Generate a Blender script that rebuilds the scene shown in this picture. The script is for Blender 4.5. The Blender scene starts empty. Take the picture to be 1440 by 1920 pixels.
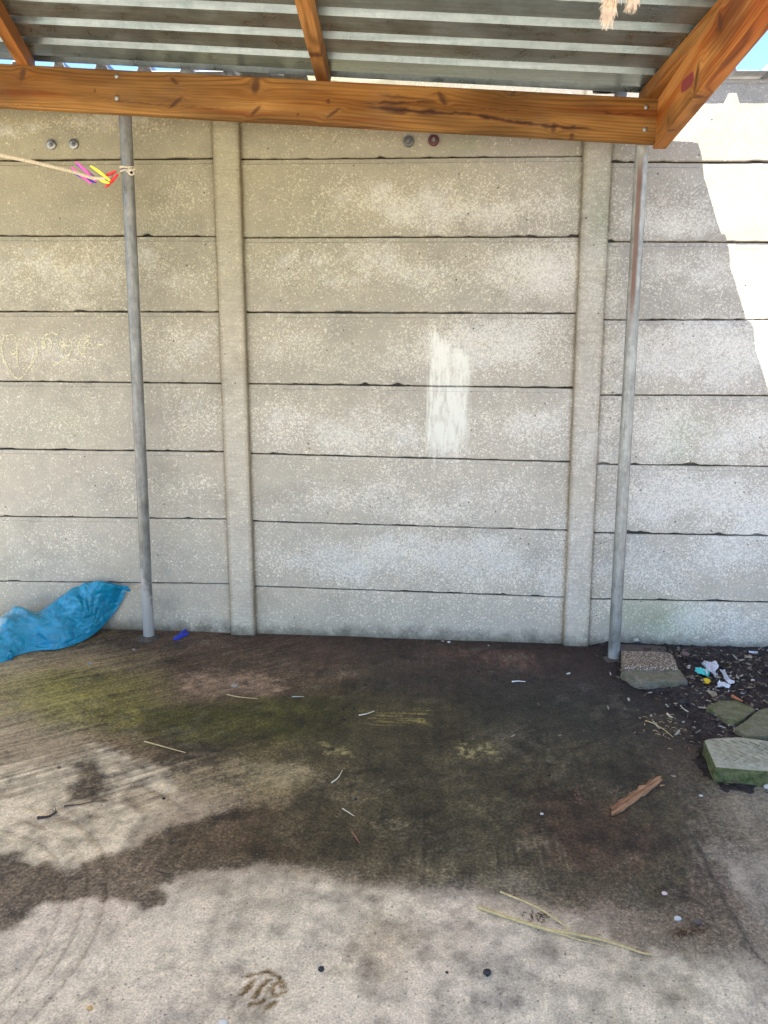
import bpy, bmesh, math, random
import numpy as np
from mathutils import Vector, Matrix
random.seed(7)
SC = bpy.context.scene
COL = SC.collection
# ------------------------------------------------------------------ camera
F, CX, CY = 1442.0, 720.0, 960.0            # the photograph's focal length and centre, in its own pixels
YAW, PITCH, ROLL, D, H = -0.06522579, 0.20748982, 0.00977573, 3.28, 1.2635
def cam_axes():
    c, s = math.cos, math.sin
    fw = np.array([s(YAW)*c(PITCH), c(YAW)*c(PITCH), -s(PITCH)])
    r0 = np.array([c(YAW), -s(YAW), 0.]); u0 = np.cross(r0, fw)
    return r0*c(ROLL)+u0*s(ROLL), -r0*s(ROLL)+u0*c(ROLL), fw
AR, AU, AF = cam_axes()
cam = bpy.data.objects.new('camera', bpy.data.cameras.new('camera'))
COL.objects.link(cam); SC.camera = cam
cam.data.sensor_fit = 'VERTICAL'; cam.data.sensor_height = 36; cam.data.lens = F/1920*36
cam.data.clip_start = 0.02; cam.data.clip_end = 600
cam.matrix_world = Matrix(((AR[0], AU[0], -AF[0], 0), (AR[1], AU[1], -AF[1], 0), (AR[2], AU[2], -AF[2], H), (0, 0, 0, 1)))
# ------------------------------------------------------------------ light
SUN_EL, SUN_AZ = math.radians(57), math.radians(38)   # azimuth: how far left of straight-behind the sun stands
SUN_STRENGTH, SKY_STRENGTH, EXPOSURE = 4.4, 0.105, 2.33
sd = Vector((math.sin(SUN_AZ)*math.cos(SUN_EL), math.cos(SUN_AZ)*math.cos(SUN_EL), -math.sin(SUN_EL)))   # travel direction
sun = bpy.data.objects.new('sun', bpy.data.lights.new('sun', 'SUN')); COL.objects.link(sun)
sun.data.energy = SUN_STRENGTH; sun.data.angle = math.radians(.5); sun.data.color = (1, .92, .80)
sun.rotation_euler = sd.to_track_quat('-Z', 'Y').to_euler()
w = bpy.data.worlds.new('World'); SC.world = w; w.use_nodes = True
sky = w.node_tree.nodes.new('ShaderNodeTexSky'); sky.sky_type = 'NISHITA'; sky.sun_disc = False
sky.sun_elevation = SUN_EL; sky.sun_rotation = math.atan2(-sd.x, -sd.y); sky.air_density = .8; sky.dust_density = 0; sky.ozone_density = 4; sky.altitude = 1200
bg = w.node_tree.nodes['Background']; bg.inputs[1].default_value = SKY_STRENGTH
w.node_tree.links.new(sky.outputs[0], bg.inputs[0])
SC.view_settings.view_transform = 'Standard'; SC.view_settings.look = 'None'
SC.view_settings.exposure = EXPOSURE; SC.view_settings.gamma = 1
# ------------------------------------------------------------------ survey helpers: turn a measured point of the photo into metres
def ray(px, py): return AF*F+AR*(px-CX)-AU*(py-CY)
def W(px, py, Y=D):
    d = ray(px, py); return d*(Y/d[1])+np.array([0, 0, H])
def sst(a, b, x):
    t = np.clip((np.asarray(x, float)-a)/(b-a), 0, 1); return t*t*(3-2*t)
zl, zr = W(275, 1181)[2], W(1440, 1221)[2]; xl, xr = W(275, 1181)[0], W(1440, 1221)[0]
def gz(x, y):
    x = np.clip(x, -2.2, 2.2); return (zl+(zr-zl)*(x-xl)/(xr-xl))*sst(1.4, D, y)
def G(px, py, z=0.0):
    d = ray(px, py); g = 0.0
    for _ in range(6):
        p = d*((g+z-H)/d[2])+np.array([0, 0, H]); g = float(gz(p[0], p[1]))
    return d*((g+z-H)/d[2])+np.array([0, 0, H])
def plane_hit(px, py, n, c):                # plane n.p = c
    d = ray(px, py); n = np.array(n); o = np.array([0, 0, H]); return o+d*((c-n@o)/(n@d))
def project(P):
    v = P-np.array([0, 0, H]); k = v@AF
    return CX+F*(v@AR)/k, CY-F*(v@AU)/k
# ------------------------------------------------------------------ numpy noise
def _h(ix, iy, iz, s):
    n = (ix*374761393+iy*668265263+iz*2147483647+s*974634777) & 0xffffffff
    n = ((n ^ (n >> 13))*1274126177) & 0xffffffff
    n = ((n ^ (n >> 16))*2246822519) & 0xffffffff
    return ((n ^ (n >> 15)) & 0xffff)/65535.0
def vn(x, y, z=0, s=0):
    x, y, z = np.broadcast_arrays(np.asarray(x, float), np.asarray(y, float), np.asarray(z, float))
    ix, iy, iz = (np.floor(a).astype(np.int64) for a in (x, y, z))
    fx, fy, fz = x-ix, y-iy, z-iz
    fx, fy, fz = (a*a*(3-2*a) for a in (fx, fy, fz))
    r = 0
    for a in (0, 1):
        for b in (0, 1):
            for c in (0, 1):
                r = r+_h(ix+a, iy+b, iz+c, s)*(fx if a else 1-fx)*(fy if b else 1-fy)*(fz if c else 1-fz)
    return r*2-1
def fbm(x, y, z=0, s=0, o=4):
    r, a = 0, .5
    for k in range(o):
        f = 2**k; r = r+a*vn(np.asarray(x)*f+k*7.3, np.asarray(y)*f+k*3.1, np.asarray(z)*f, s+k); a *= .5
    return r
def lin(c):
    c = np.asarray(c, float)/255.0
    return np.where(c <= .04045, c/12.92, ((c+.055)/1.055)**2.4)
# ------------------------------------------------------------------ object helpers
def tag(o, label=None, cat=None, group=None, kind=None):
    if label: o['label'] = label
    if cat: o['category'] = cat
    if group: o['group'] = group
    if kind: o['kind'] = kind
    return o
def thing(name, loc, label, cat, group=None):
    o = bpy.data.objects.new(name, None); COL.objects.link(o); o.location = tuple(float(v) for v in loc); o.empty_display_size = .05
    return tag(o, label, cat, group)
def wloc(p):
    v = Vector(p.location)
    while p.parent: p = p.parent; v += Vector(p.location)
    return v
def mesh(name, V, Fc, mat, parent=None, origin=None, smooth=False, attrs=None, label=None):
    """V in world metres; the object's origin is put at `origin`; attrs: {name: (type, array)} per vertex"""
    V = np.asarray(V, float)
    base = np.array(wloc(parent)) if parent else np.zeros(3)
    o0 = np.array(origin, float) if origin is not None else (base if parent else np.array([V[:, 0].mean(), V[:, 1].mean(), V[:, 2].min()]))
    me = bpy.data.meshes.new(name); me.from_pydata((V-o0).tolist(), [], [tuple(int(i) for i in f) for f in Fc])
    if attrs:
        for k, (t, a) in attrs.items():
            at = me.attributes.new(k, t, 'POINT'); a = np.asarray(a, np.float32)
            if t == 'FLOAT_COLOR': at.data.foreach_set('color', np.c_[a, np.ones(len(a), np.float32)].ravel())
            elif t == 'FLOAT_VECTOR': at.data.foreach_set('vector', a.ravel())
            else: at.data.foreach_set('value', a.ravel())
    bm = bmesh.new(); bm.from_mesh(me); bmesh.ops.recalc_face_normals(bm, faces=bm.faces); bm.to_mesh(me); bm.free()
    if smooth: me.polygons.foreach_set('use_smooth', [True]*len(me.polygons))
    me.materials.append(mat)
    o = bpy.data.objects.new(name, me); COL.objects.link(o)
    o.location = tuple(float(v) for v in (o0-base)); 
    if parent: o.parent = parent
    if label: o['label'] = label
    return o
def smooth_by_angle(o, ang=35):
    me = o.data; me.polygons.foreach_set('use_smooth', [True]*len(me.polygons))
    bm = bmesh.new(); bm.from_mesh(me)
    for e in bm.edges:
        if len(e.link_faces) == 2 and e.calc_face_angle(0) > math.radians(ang): e.smooth = False
    bm.to_mesh(me); bm.free(); return o
def gridfaces(nu, nv, off=0, flip=False):
    i, j = np.meshgrid(np.arange(nu-1), np.arange(nv-1), indexing='ij')
    a = (i*nv+j).ravel()+off; q = np.c_[a, a+nv, a+nv+1, a+1]
    return (q[:, ::-1] if flip else q).tolist()
def tube_data(pts, rad, n=10, caps=True, off=0):
    pts = [np.array(p, float) for p in pts]; rad = [rad]*len(pts) if np.isscalar(rad) else rad
    V, Fc = [], []; up = None
    for i, p in enumerate(pts):
        t = pts[min(i+1, len(pts)-1)]-pts[max(i-1, 0)]; t = t/np.linalg.norm(t)
        if up is None: up = np.array([0, 0, 1.]) if abs(t[2]) < .9 else np.array([0, 1., 0])
        a = up-t*(up@t); a /= np.linalg.norm(a); up = a; b = np.cross(t, a)
        for k in range(n):
            q = 2*math.pi*k/n; V.append(p+rad[i]*(a*math.cos(q)+b*math.sin(q)))
    for i in range(len(pts)-1):
        for k in range(n):
            Fc.append((off+i*n+k, off+i*n+(k+1) % n, off+(i+1)*n+(k+1) % n, off+(i+1)*n+k))
    if caps:
        Fc.append(tuple(off+k for k in range(n))[::-1]); Fc.append(tuple(off+(len(pts)-1)*n+k for k in range(n)))
    return V, Fc
def tube(name, pts, rad, mat, parent=None, n=10, **k):
    V, Fc = tube_data(pts, rad, n); return mesh(name, V, Fc, mat, parent, smooth=True, **k)
def spline(pts, m=8):
    P = [np.array(p, float) for p in pts]; P = [2*P[0]-P[1]]+P+[2*P[-1]-P[-2]]; out = []
    for i in range(1, len(P)-2):
        for k in range(m):
            t = k/m; out.append(.5*((2*P[i])+(-P[i-1]+P[i+1])*t+(2*P[i-1]-5*P[i]+4*P[i+1]-P[i+2])*t*t+(-P[i-1]+3*P[i]-3*P[i+1]+P[i+2])*t**3))
    out.append(P[-2]); return out
def prism(name, poly, z_of_bottom, mat, parent=None, bevel=.004, rough=.0, sub=2, seed=1, **k):
    """closed block: polygon `poly` (3D, top rim) dropped to z_of_bottom(x,y); bevelled, cut up and roughened"""
    bm = bmesh.new()
    top = [bm.verts.new(p) for p in poly]; bot = [bm.verts.new((p[0], p[1], z_of_bottom(p[0], p[1]))) for p in poly]
    bm.faces.new(top); bm.faces.new(bot[::-1]); n = len(poly)
    for i in range(n): bm.faces.new((top[i], top[(i+1) % n], bot[(i+1) % n], bot[i]))
    bmesh.ops.recalc_face_normals(bm, faces=bm.faces)
    if bevel: bmesh.ops.bevel(bm, geom=list(bm.edges), offset=bevel, segments=2, affect='EDGES', profile=.6)
    bmesh.ops.triangulate(bm, faces=[f for f in bm.faces if len(f.verts) > 4])
    for _ in range(sub):
        es = [e for e in bm.edges if e.calc_length() > .007]
        bmesh.ops.subdivide_edges(bm, edges=es, cuts=1, use_grid_fill=True)
        bmesh.ops.triangulate(bm, faces=[f for f in bm.faces if len(f.verts) > 4])
    bm.verts.ensure_lookup_table(); bm.normal_update()
    if rough:
        P = np.array([v.co[:] for v in bm.verts]); dsp = fbm(P[:, 0]*60, P[:, 1]*60, P[:, 2]*60, seed)*rough+fbm(P[:, 0]*18, P[:, 1]*18, P[:, 2]*18, seed+9)*rough*1.6
        for v, q in zip(bm.verts, dsp): v.co += v.normal*float(q)
    V = [v.co[:] for v in bm.verts]; bm.verts.index_update(); Fc = [[v.index for v in f.verts] for f in bm.faces]; bm.free()
    o = mesh(name, V, Fc, mat, parent, **k); return smooth_by_angle(o, 40)
# ------------------------------------------------------------------ material helper
class M:
    def __init__(s, name, rough=.8, metal=0.0, spec=.35):
        s.m = bpy.data.materials.new(name); s.m.use_nodes = True; s.t = s.m.node_tree; s.b = s.t.nodes['Principled BSDF']
        s.b.inputs['Roughness'].default_value = rough; s.b.inputs['Metallic'].default_value = metal; s.b.inputs['Specular IOR Level'].default_value = spec
    def n(s, typ, **k):
        x = s.t.nodes.new('ShaderNode'+typ)
        for a, v in k.items():
            if a.startswith('i_'):
                key = a[2:].replace('_', ' ')
                x.inputs[int(key) if key.isdigit() else key].default_value = v
            else: setattr(x, a, v)
        return x
    def l(s, a, b): s.t.links.new(a, b)
    def pos(s): return s.n('NewGeometry').outputs['Position']
    def attr(s, name, out='Color'): return s.n('Attribute', attribute_name=name).outputs[out]
    def mapv(s, v, scale=(1, 1, 1), loc=(0, 0, 0), rot=(0, 0, 0)):
        x = s.n('Mapping'); x.inputs['Scale'].default_value = scale; x.inputs['Location'].default_value = loc; x.inputs['Rotation'].default_value = rot; s.l(v, x.inputs[0]); return x.outputs[0]
    def noise(s, v, scale, detail=4, rough=.55, dist=0.0):
        x = s.n('TexNoise'); x.inputs['Scale'].default_value = scale; x.inputs['Detail'].default_value = detail
        x.inputs['Roughness'].default_value = rough; x.inputs['Distortion'].default_value = dist; s.l(v, x.inputs['Vector']); return x.outputs['Fac']
    def voro(s, v, scale, feature='F1', rnd=1.0):
        x = s.n('TexVoronoi', feature=feature); x.inputs['Scale'].default_value = scale; x.inputs['Randomness'].default_value = rnd; s.l(v, x.inputs['Vector']); return x
    def ramp(s, f, stops, interp='LINEAR'):
        x = s.n('ValToRGB'); x.color_ramp.interpolation = interp; e = x.color_ramp.elements
        while len(e) < len(stops): e.new(.5)
        for q, (p, c) in zip(e, stops):
            q.position = p; q.color = (c, c, c, 1) if np.isscalar(c) else tuple(c)+(1,)
        s.l(f, x.inputs[0]); return x.outputs[0]
    def rng(s, f, a, b, c=0.0, d=1.0):
        x = s.n('MapRange', interpolation_type='SMOOTHSTEP'); s.l(f, x.inputs[0])
        for i, q in enumerate((a, b, c, d)): x.inputs[i+1].default_value = q
        return x.outputs[0]
    def math(s, op, a, b=None, c=None):
        x = s.n('Math', operation=op)
        for i, q in enumerate((a, b, c)):
            if q is None: continue
            if isinstance(q, (int, float)): x.inputs[i].default_value = q
            else: s.l(q, x.inputs[i])
        return x.outputs[0]
    def mix(s, f, a, b, mode='MIX'):
        x = s.n('Mix', data_type='RGBA', blend_type=mode)
        for q, i in ((f, 0), (a, 6), (b, 7)):
            if isinstance(q, (int, float)): x.inputs[i].default_value = q
            elif isinstance(q, tuple): x.inputs[i].default_value = tuple(q)+(1,)
            else: s.l(q, x.inputs[i])
        return x.outputs[2]
    def sep(s, v):
        x = s.n('SeparateXYZ'); s.l(v, x.inputs[0]); return x.outputs
    def color(s, c):
        if isinstance(c, tuple): s.b.inputs['Base Color'].default_value = c+(1,)
        else: s.l(c, s.b.inputs['Base Color'])
        return s
    def rough(s, f): s.l(f, s.b.inputs['Roughness']); return s
    def bump(s, h, strength=.4, dist=.004):
        x = s.n('Bump'); x.inputs['Strength'].default_value = strength; x.inputs['Distance'].default_value = dist; s.l(h, x.inputs['Height'])
        s.l(x.outputs[0], s.b.inputs['Normal']); return s

# ---- precast concrete (world position; attribute 'eff' drives the lime bloom, 'tint' the staining plus painted-in light)
def concrete_panel_mat(name, post=False):
    m = M(name, .88, spec=.25); p = m.pos(); sp = m.sep(p)
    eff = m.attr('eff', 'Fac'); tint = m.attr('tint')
    q = m.mapv(p, (1, .3, 1))
    warp = m.n('TexNoise'); warp.inputs['Scale'].default_value = 38; warp.inputs['Detail'].default_value = 2; m.l(q, warp.inputs['Vector'])
    wv = m.n('VectorMath', operation='MULTIPLY_ADD'); m.l(warp.outputs['Color'], wv.inputs[0]); wv.inputs[1].default_value = (.013, .013, .013); m.l(q, wv.inputs[2])
    worm = m.noise(wv.outputs[0], 118 if not post else 100, 3.5, .66, .9)
    big = m.noise(p, 3.2, 4, .6); mid = m.noise(q, 15, 5, .65); fine = m.noise(p, 420, 3, .7)
    sub = m.noise(wv.outputs[0], 26, 3, .6)
    th = m.math('MULTIPLY_ADD', eff, -.15, .635)
    th = m.math('MULTIPLY_ADD', sub, -.16, m.math('ADD', th, .07))
    sk = m.rng(m.math('SUBTRACT', worm, th), -.012, .03)
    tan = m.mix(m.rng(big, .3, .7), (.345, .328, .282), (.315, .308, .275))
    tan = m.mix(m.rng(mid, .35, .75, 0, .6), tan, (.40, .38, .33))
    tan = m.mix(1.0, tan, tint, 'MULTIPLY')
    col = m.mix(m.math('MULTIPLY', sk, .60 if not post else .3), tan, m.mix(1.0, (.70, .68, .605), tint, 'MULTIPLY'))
    # soft lime wash where bloom is strong
    wash = m.rng(m.math('MULTIPLY_ADD', eff, .5, m.noise(p, 9, 5, .7)), .74, 1.1, 0, .32)
    col = m.mix(wash, col, (.60, .595, .555))
    # fine sand grain
    col = m.mix(1.0, col, m.ramp(fine, [(.3, .62), (.7, 1.30)]), 'MULTIPLY')
    # pin holes
    v = m.voro(p, 26, 'F1'); r = m.sep(v.outputs['Color'])[0]
    hole = m.math('MULTIPLY', m.rng(m.math('MULTIPLY_ADD', m.noise(p, 160, 2), .10, v.outputs['Distance']), .11, .16, 1, 0), m.rng(r, .78 if not post else .66, .82, 0, 1))
    col = m.mix(m.math('MULTIPLY', hole, .85), col, (.035, .03, .025))
    fl = m.noise(m.mapv(p, (1, 1, .55), rot=(0, .5, 0)), 85, 4, .7, 1.5); fl = m.math('MULTIPLY', m.rng(fl, .70, .76), m.rng(m.noise(p, 6, 3), .42, .6)); col = m.mix(m.math('MULTIPLY', fl, .6), col, (.11, .095, .075))
    if post:     # board streaks across the face
        st = m.noise(m.mapv(p, (6, 6, 60)), 2.2, 4, .6, 1.2); col = m.mix(1.0, col, m.ramp(st, [(.3, .86), (.7, 1.1)]), 'MULTIPLY')
    # splash dirt and algae at the foot
    z = m.math('MULTIPLY_ADD', m.noise(p, 14, 5, .7), -.16, sp[2])
    dirt = m.rng(z, -.11, -.015, .8, 0)
    col = m.mix(dirt, col, (.085, .078, .05))
    if not post:
        # brushed patch of slurry with runs, where someone wiped the bay's middle panels
        d1 = m.noise(m.mapv(p, (120, 1, 9)), 1.0, 4, .65); d2 = m.noise(m.mapv(p, (45, 1, 2)), 1.0, 3, .6)
        x0, x1 = float(W(803, 700)[0]), float(W(884, 700)[0]); zt, zb = float(W(840, 622)[2]), float(W(840, 850)[2])
        ex = m.math('MULTIPLY_ADD', m.math('SUBTRACT', d1, .5), .05, sp[0])
        mx = m.math('MULTIPLY', m.rng(ex, x0-.008, x0+.012), m.rng(ex, x1-.035, x1+.015, 1, 0))
        top = m.math('MULTIPLY_ADD', m.math('SUBTRACT', sp[0], x0), .62, sp[2])
        mz = m.math('MULTIPLY', m.rng(m.math('MULTIPLY_ADD', d2, .34, m.math('MULTIPLY_ADD', m.math('SUBTRACT', d1, .5), .14, sp[2])), zb+.12, zb+.26), m.rng(m.math('MULTIPLY_ADD', m.math('SUBTRACT', d1, .5), .16, top), zt-.012, zt+.02, 1, 0))
        pm = m.math('MULTIPLY', mx, mz)
        pm = m.math('MULTIPLY', pm, m.ramp(m.noise(m.mapv(p, (60, 1, 14)), 1.0, 4, .6), [(.3, .25), (.55, .95)]))
        col = m.mix(pm, col, (.62, .61, .53))
    m.color(col)
    hgt = m.math('ADD', m.math('MULTIPLY', sk, .35), m.math('ADD', m.math('MULTIPLY', fine, .5), m.math('MULTIPLY_ADD', hole, -2.5, m.math('MULTIPLY', mid, .8))))
    m.bump(hgt, .35, .0025); return m.m
MAT_PANEL = concrete_panel_mat('precast_concrete'); MAT_POST = concrete_panel_mat('precast_post_concrete', True)
def wood_mat(name, mul=(1, 1, 1)):
    m = M(name, .68, spec=.18); c = m.attr('wood'); l = m.attr('bar', 'Vector')
    f = m.noise(m.mapv(l, (4, 260, 260)), 1, 3, .6); f2 = m.noise(m.mapv(l, (90, 700, 700)), 1, 2, .6)
    col = m.mix(1.0, c, m.ramp(f, [(.3, .72), (.7, 1.18)]), 'MULTIPLY'); col = m.mix(1.0, col, mul, 'MULTIPLY')
    col = m.mix(m.rng(m.noise(l, 7, 4, .6), .5, .8, 0, .28), col, (.10, .075, .045))
    m.color(col); m.bump(m.math('ADD', f, m.math('MULTIPLY', f2, .5)), .35, .0012); return m.m
MAT_WOOD = wood_mat('treated_pine')
def galv_mat(name, a, b, rough=.42, metal=.85, streak=(3, 60, 60)):
    m = M(name, rough, metal, .5); p = m.pos()
    n1 = m.noise(p, 9, 5, .65); n2 = m.noise(m.mapv(p, streak), 1, 4, .6); sp = m.voro(p, 70).outputs['Color']
    col = m.mix(m.rng(n1, .3, .7), a, b); col = m.mix(1.0, col, m.ramp(n2, [(.3, .78), (.7, 1.14)]), 'MULTIPLY')
    col = m.mix(1.0, col, m.ramp(m.sep(sp)[0], [(0, .93), (1, 1.06)]), 'MULTIPLY')
    dirt = m.rng(m.noise(p, 60, 6, .8), .60, .74, 0, .55); col = m.mix(dirt, col, (.075, .07, .06))
    m.color(col); m.rough(m.ramp(n1, [(.3, rough-.08), (.7, rough+.18)])); m.bump(n2, .12, .002)
    x = m.b.inputs['Metallic']; m.l(m.math('MULTIPLY_ADD', dirt, -.8, metal), x); return m
MAT_SHEET = galv_mat('weathered_galvanised_sheet', (.15, .195, .205), (.255, .305, .315), .29, .82, (1.5, 60, 60)).m
MAT_SHEET2 = galv_mat('neighbour_galvanised_sheet', (.30, .32, .34), (.42, .44, .46), .5, .6, (60, 2, 60)).m
MAT_BOLT = galv_mat('zinc_plated_steel', (.20, .20, .185), (.32, .32, .30), .35, .7, (60, 60, 60)).m
def pole_mat(name, rust):
    k = .80 if rust else .58; g = galv_mat(name, (.27*k, .27*k, .24*k), (.40*k, .40*k, .36*k), .46, .55, (70, 70, 3)); 
    l = g.attr('pl', 'Vector'); s = g.sep(l)       # x: angle/2pi, y: height 0..1
    col = g.b.inputs['Base Color'].links[0].from_socket
    blot = g.noise(g.mapv(g.pos(), (40, 40, 14)), 1, 6, .75); col = g.mix(1.0, col, g.ramp(blot, [(.3, .6), (.5, 1.0), (.7, 1.25)]), 'MULTIPLY'); scr_ = g.rng(g.noise(g.mapv(g.pos(), (160, 160, 5)), 1, 4, .7, .5), .62, .68, 0, .5); col = g.mix(scr_, col, (.09, .085, .07))
    cement = g.rng(g.math('MULTIPLY_ADD', g.noise(g.pos(), 30, 4, .65), .16, g.math('MULTIPLY_ADD', s[0], .22, s[1])), .36, .40, .8, 0)
    if rust:
        cement = g.rng(g.math('MULTIPLY_ADD', g.noise(g.pos(), 30, 4, .65), .05, s[1]), .055, .09, .8, 0)
        st = g.math('MULTIPLY', g.rng(g.math('ABSOLUTE', g.math('SUBTRACT', g.math('MULTIPLY_ADD', g.noise(g.mapv(g.pos(), (20, 20, 2)), 1, 3), .03, s[0]), .705)), .03, .10, 1, 0), g.rng(s[1], .62, .72))
        st = g.math('MULTIPLY', st, g.rng(s[1], .9, .95, 1, 0)); col = g.mix(g.math('MULTIPLY', st, .85), col, (.115, .05, .028))
    col = g.mix(cement, col, (.36, .34, .30)); g.color(col)
    met = g.b.inputs['Metallic']; g.t.links.remove(met.links[0]); g.l(g.math('MULTIPLY_ADD', cement, -.5, .5), met); return g.m
MAT_POLE = pole_mat('galvanised_pipe', False); MAT_POLE_R = pole_mat('galvanised_pipe_rust_streak', True)
def plain(name, col, rough=.5, spec=.4, var=.25, scale=60, bump=.2, bd=.001, metal=0):
    m = M(name, rough, metal, spec); p = m.pos(); f = m.noise(p, scale, 4, .6)
    m.color(m.mix(1.0, tuple(col), m.ramp(f, [(.25, 1-var), (.75, 1+var)]), 'MULTIPLY')); m.bump(f, bump, bd); return m.m
# ------------------------------------------------------------------ GROUND
def build_ground():
    fx = np.arange(-2.30, 2.1001, .0065); fy = np.arange(.62, 3.42, .0065)
    xs = np.r_[-80, -30, -12, -6, -4, -3, -2.6, fx, 2.4, 3, 4, 6, 12, 30, 80]; ys = np.r_[-80, -30, -12, -6, -3, -1.5, -.6, 0, .35, fy, 3.7, 4.3, 6, 12, 30, 80]
    X, Y = np.meshgrid(xs, ys, indexing='ij'); x, y = X.ravel(), Y.ravel()
    fine = sst(-2.3, -2.2, x)*(1-sst(2.0, 2.1, x))*sst(.62, .7, y)*(1-sst(3.35, 3.42, y))
    z = gz(x, y)+fine*(fbm(x*2.5, y*2.5, 0, 3, 3)*.006+fbm(x*16, y*16, 0, 31, 4)*.0016)
    # lapped trowel edges at lower right and the sweeping marks at lower left
    wx, wy = x+fbm(x*3, y*3, 0, 11, 4)*.10+fbm(x*14, y*14, 0, 12, 3)*.025, y+fbm(x*3, y*3, 0, 13, 4)*.10+fbm(x*14, y*14, 0, 14, 3)*.03
    wz = gz(wx, wy)
    P = np.c_[wx, wy, wz]; k = (P-np.array([0, 0, H]))@AF; ok = k > .3
    u, v = np.full(len(x), 720.), np.full(len(x), 1920.)
    pu, pv = project(P[ok]); u[ok] = pu; v[ok] = pv
    rows = [1200, 1240, 1290, 1340, 1400, 1460, 1520, 1580, 1640, 1700, 1780, 1850, 1920]
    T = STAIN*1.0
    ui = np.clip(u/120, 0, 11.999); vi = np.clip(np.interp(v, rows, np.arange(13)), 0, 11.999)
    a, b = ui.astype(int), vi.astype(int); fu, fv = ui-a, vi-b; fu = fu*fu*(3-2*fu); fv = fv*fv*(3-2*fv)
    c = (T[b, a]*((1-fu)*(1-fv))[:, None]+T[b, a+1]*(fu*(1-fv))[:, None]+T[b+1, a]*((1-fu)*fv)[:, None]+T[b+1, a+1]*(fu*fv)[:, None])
    # hard-edged damp tongues (outline measured on the floor)
    tp = np.c_[x+fbm(x*22, y*22, 0, 41, 3)*.022, y+fbm(x*22, y*22, 0, 43, 3)*.022]
    q = np.c_[tp, gz(tp[:, 0], tp[:, 1])]; tu, tv = np.full(len(x), -999.), np.full(len(x), -999.); pu, pv = project(q[ok]); tu[ok] = pu; tv[ok] = pv
    ang0 = math.radians(38); strokes = {1: sst(-.02, .2, fbm(x*55, y*55, 0, 91, 3)), 2: sst(-.05, .28, fbm(x*75, y*7, 0, 92, 3)), 3: sst(-.05, .28, fbm(x*7, y*110, 0, 93, 3))}
    for poly, soft, colr, amt, kind in WET:
        d = sdist(tu, tv, poly)+fbm(x*40, y*40, 0, 44, 3)*soft*1.3; m = (1-sst(-soft, soft, d))*amt*ok
        if kind: m = m*strokes[kind]
        mot = 1+.9*fbm(x*26, y*26, 0, 55, 5)+.5*fbm(x*7, y*7, 0, 57, 3); c = c*(1-m[:, None])+m[:, None]*(np.array(colr)[None]*mot[:, None])
    # mottling, brush drag and grain
    dark = 1-sst(.05, .3, c.mean(1))
    mot = 1+fbm(x*9, y*9, 0, 61, 5)*.50*(.10+dark)+fbm(x*45, y*45, 0, 62, 3)*.30*(.45+dark)
    ang = math.radians(38); bx = x*math.cos(ang)+y*math.sin(ang); by = -x*math.sin(ang)+y*math.cos(ang)
    leftm = (1-sst(-.75, -.2, x))*sst(1.75, 2.0, y)
    mot += fbm(bx*4, by*85, 0, 71, 3)*.75*leftm+fbm(x*75, y*4, 0, 72, 3)*.30*(1-leftm)*dark+fbm(x*50, y*2.5+x*3, 0, 75, 2)*.12*(1-leftm)
    mot += -.18*sst(.1, .35, fbm(x*38, y*38, 0, 77, 5))-.10*sst(.3, .5, fbm(x*6.5, y*6.5, 0, 78, 4))
    c = c*np.clip(mot, .25, 1.9)[:, None]
    # pale scuffs over the dark zone
    sc = sst(.20, .42, fbm(x*4+9, y*9, 0, 81, 4))*sst(.0, .35, fbm(bx*12, by*95, 0, 82, 3))*dark; c = c*(1-.16*sc[:, None])+np.array([.20, .18, .13])*.16*sc[:, None]
    sc2 = sst(.14, .3, fbm(x*20, y*20, 0, 83, 3))*sst(.1, .3, fbm(x*3.1, y*5, 0, 84, 3))*dark*.16; c = c*(1-sc2[:, None])+np.array([.20, .19, .15])*sc2[:, None]
    # trowel arcs
    for (cx, cy), r, wd, sgn in [(G(-60, 1830), .62, .004, -1), (G(-60, 1830), .50, .003, 1), (G(-60, 1830), .71, .003, -1), (G(560, 1990), .30, .0025, -1), (G(250, 1700), .0, .001, 1)] if False else [((-1.15, 1.35), .42, .004, -1), ((-1.15, 1.35), .375, .003, -1), ((-1.15, 1.35), .405, .003, 1), ((-1.15, 1.35), .33, .003, -1), ((-1.05, 1.30), .60, .004, -1), ((-1.05, 1.30), .67, .003, -1), ((.9, 1.7), .66, .004, -1)]:
        rr = np.hypot(x-cx, (y-cy)*.8)+fbm(x*5, y*5, 0, 5, 2)*.02; g = np.exp(-((rr-r)/wd)**2)*sst(-.15, .15, fbm(x*2.3, y*2.3, 0, 90, 2)); z += sgn*.0025*g*fine; c *= (1-.32*g*(sgn < 0))[:, None]
    # lapped ridge, lower right
    A, B = G(1300, 1563), G(1440, 1745); A = A[:2]-(B-A)[:2]*.15; n = np.array([-(B[1]-A[1]), B[0]-A[0]]); n /= np.linalg.norm(n); t = (B[:2]-A)/np.linalg.norm(B[:2]-A)
    s = (x-A[0])*t[0]+(y-A[1])*t[1]; dd = (x-A[0])*n[0]+(y-A[1])*n[1]+fbm(x*6, y*6, 0, 95, 3)*.02+.06*np.sin(s*3)
    on = sst(-.05, .1, s)*fine; c *= (1-.55*np.exp(-(dd/.006)**2)*on)[:, None]; z += .004*(1-sst(-.006, .006, dd))*on*np.exp(-np.abs(dd)/.15)
    for o2 in (.07, .125):
        dd2 = dd+o2; c *= (1-.28*np.exp(-(dd2/.004)**2)*on*sst(-.1, .2, fbm(x*4, y*4, 0, 96, 2)))[:, None]
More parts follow.
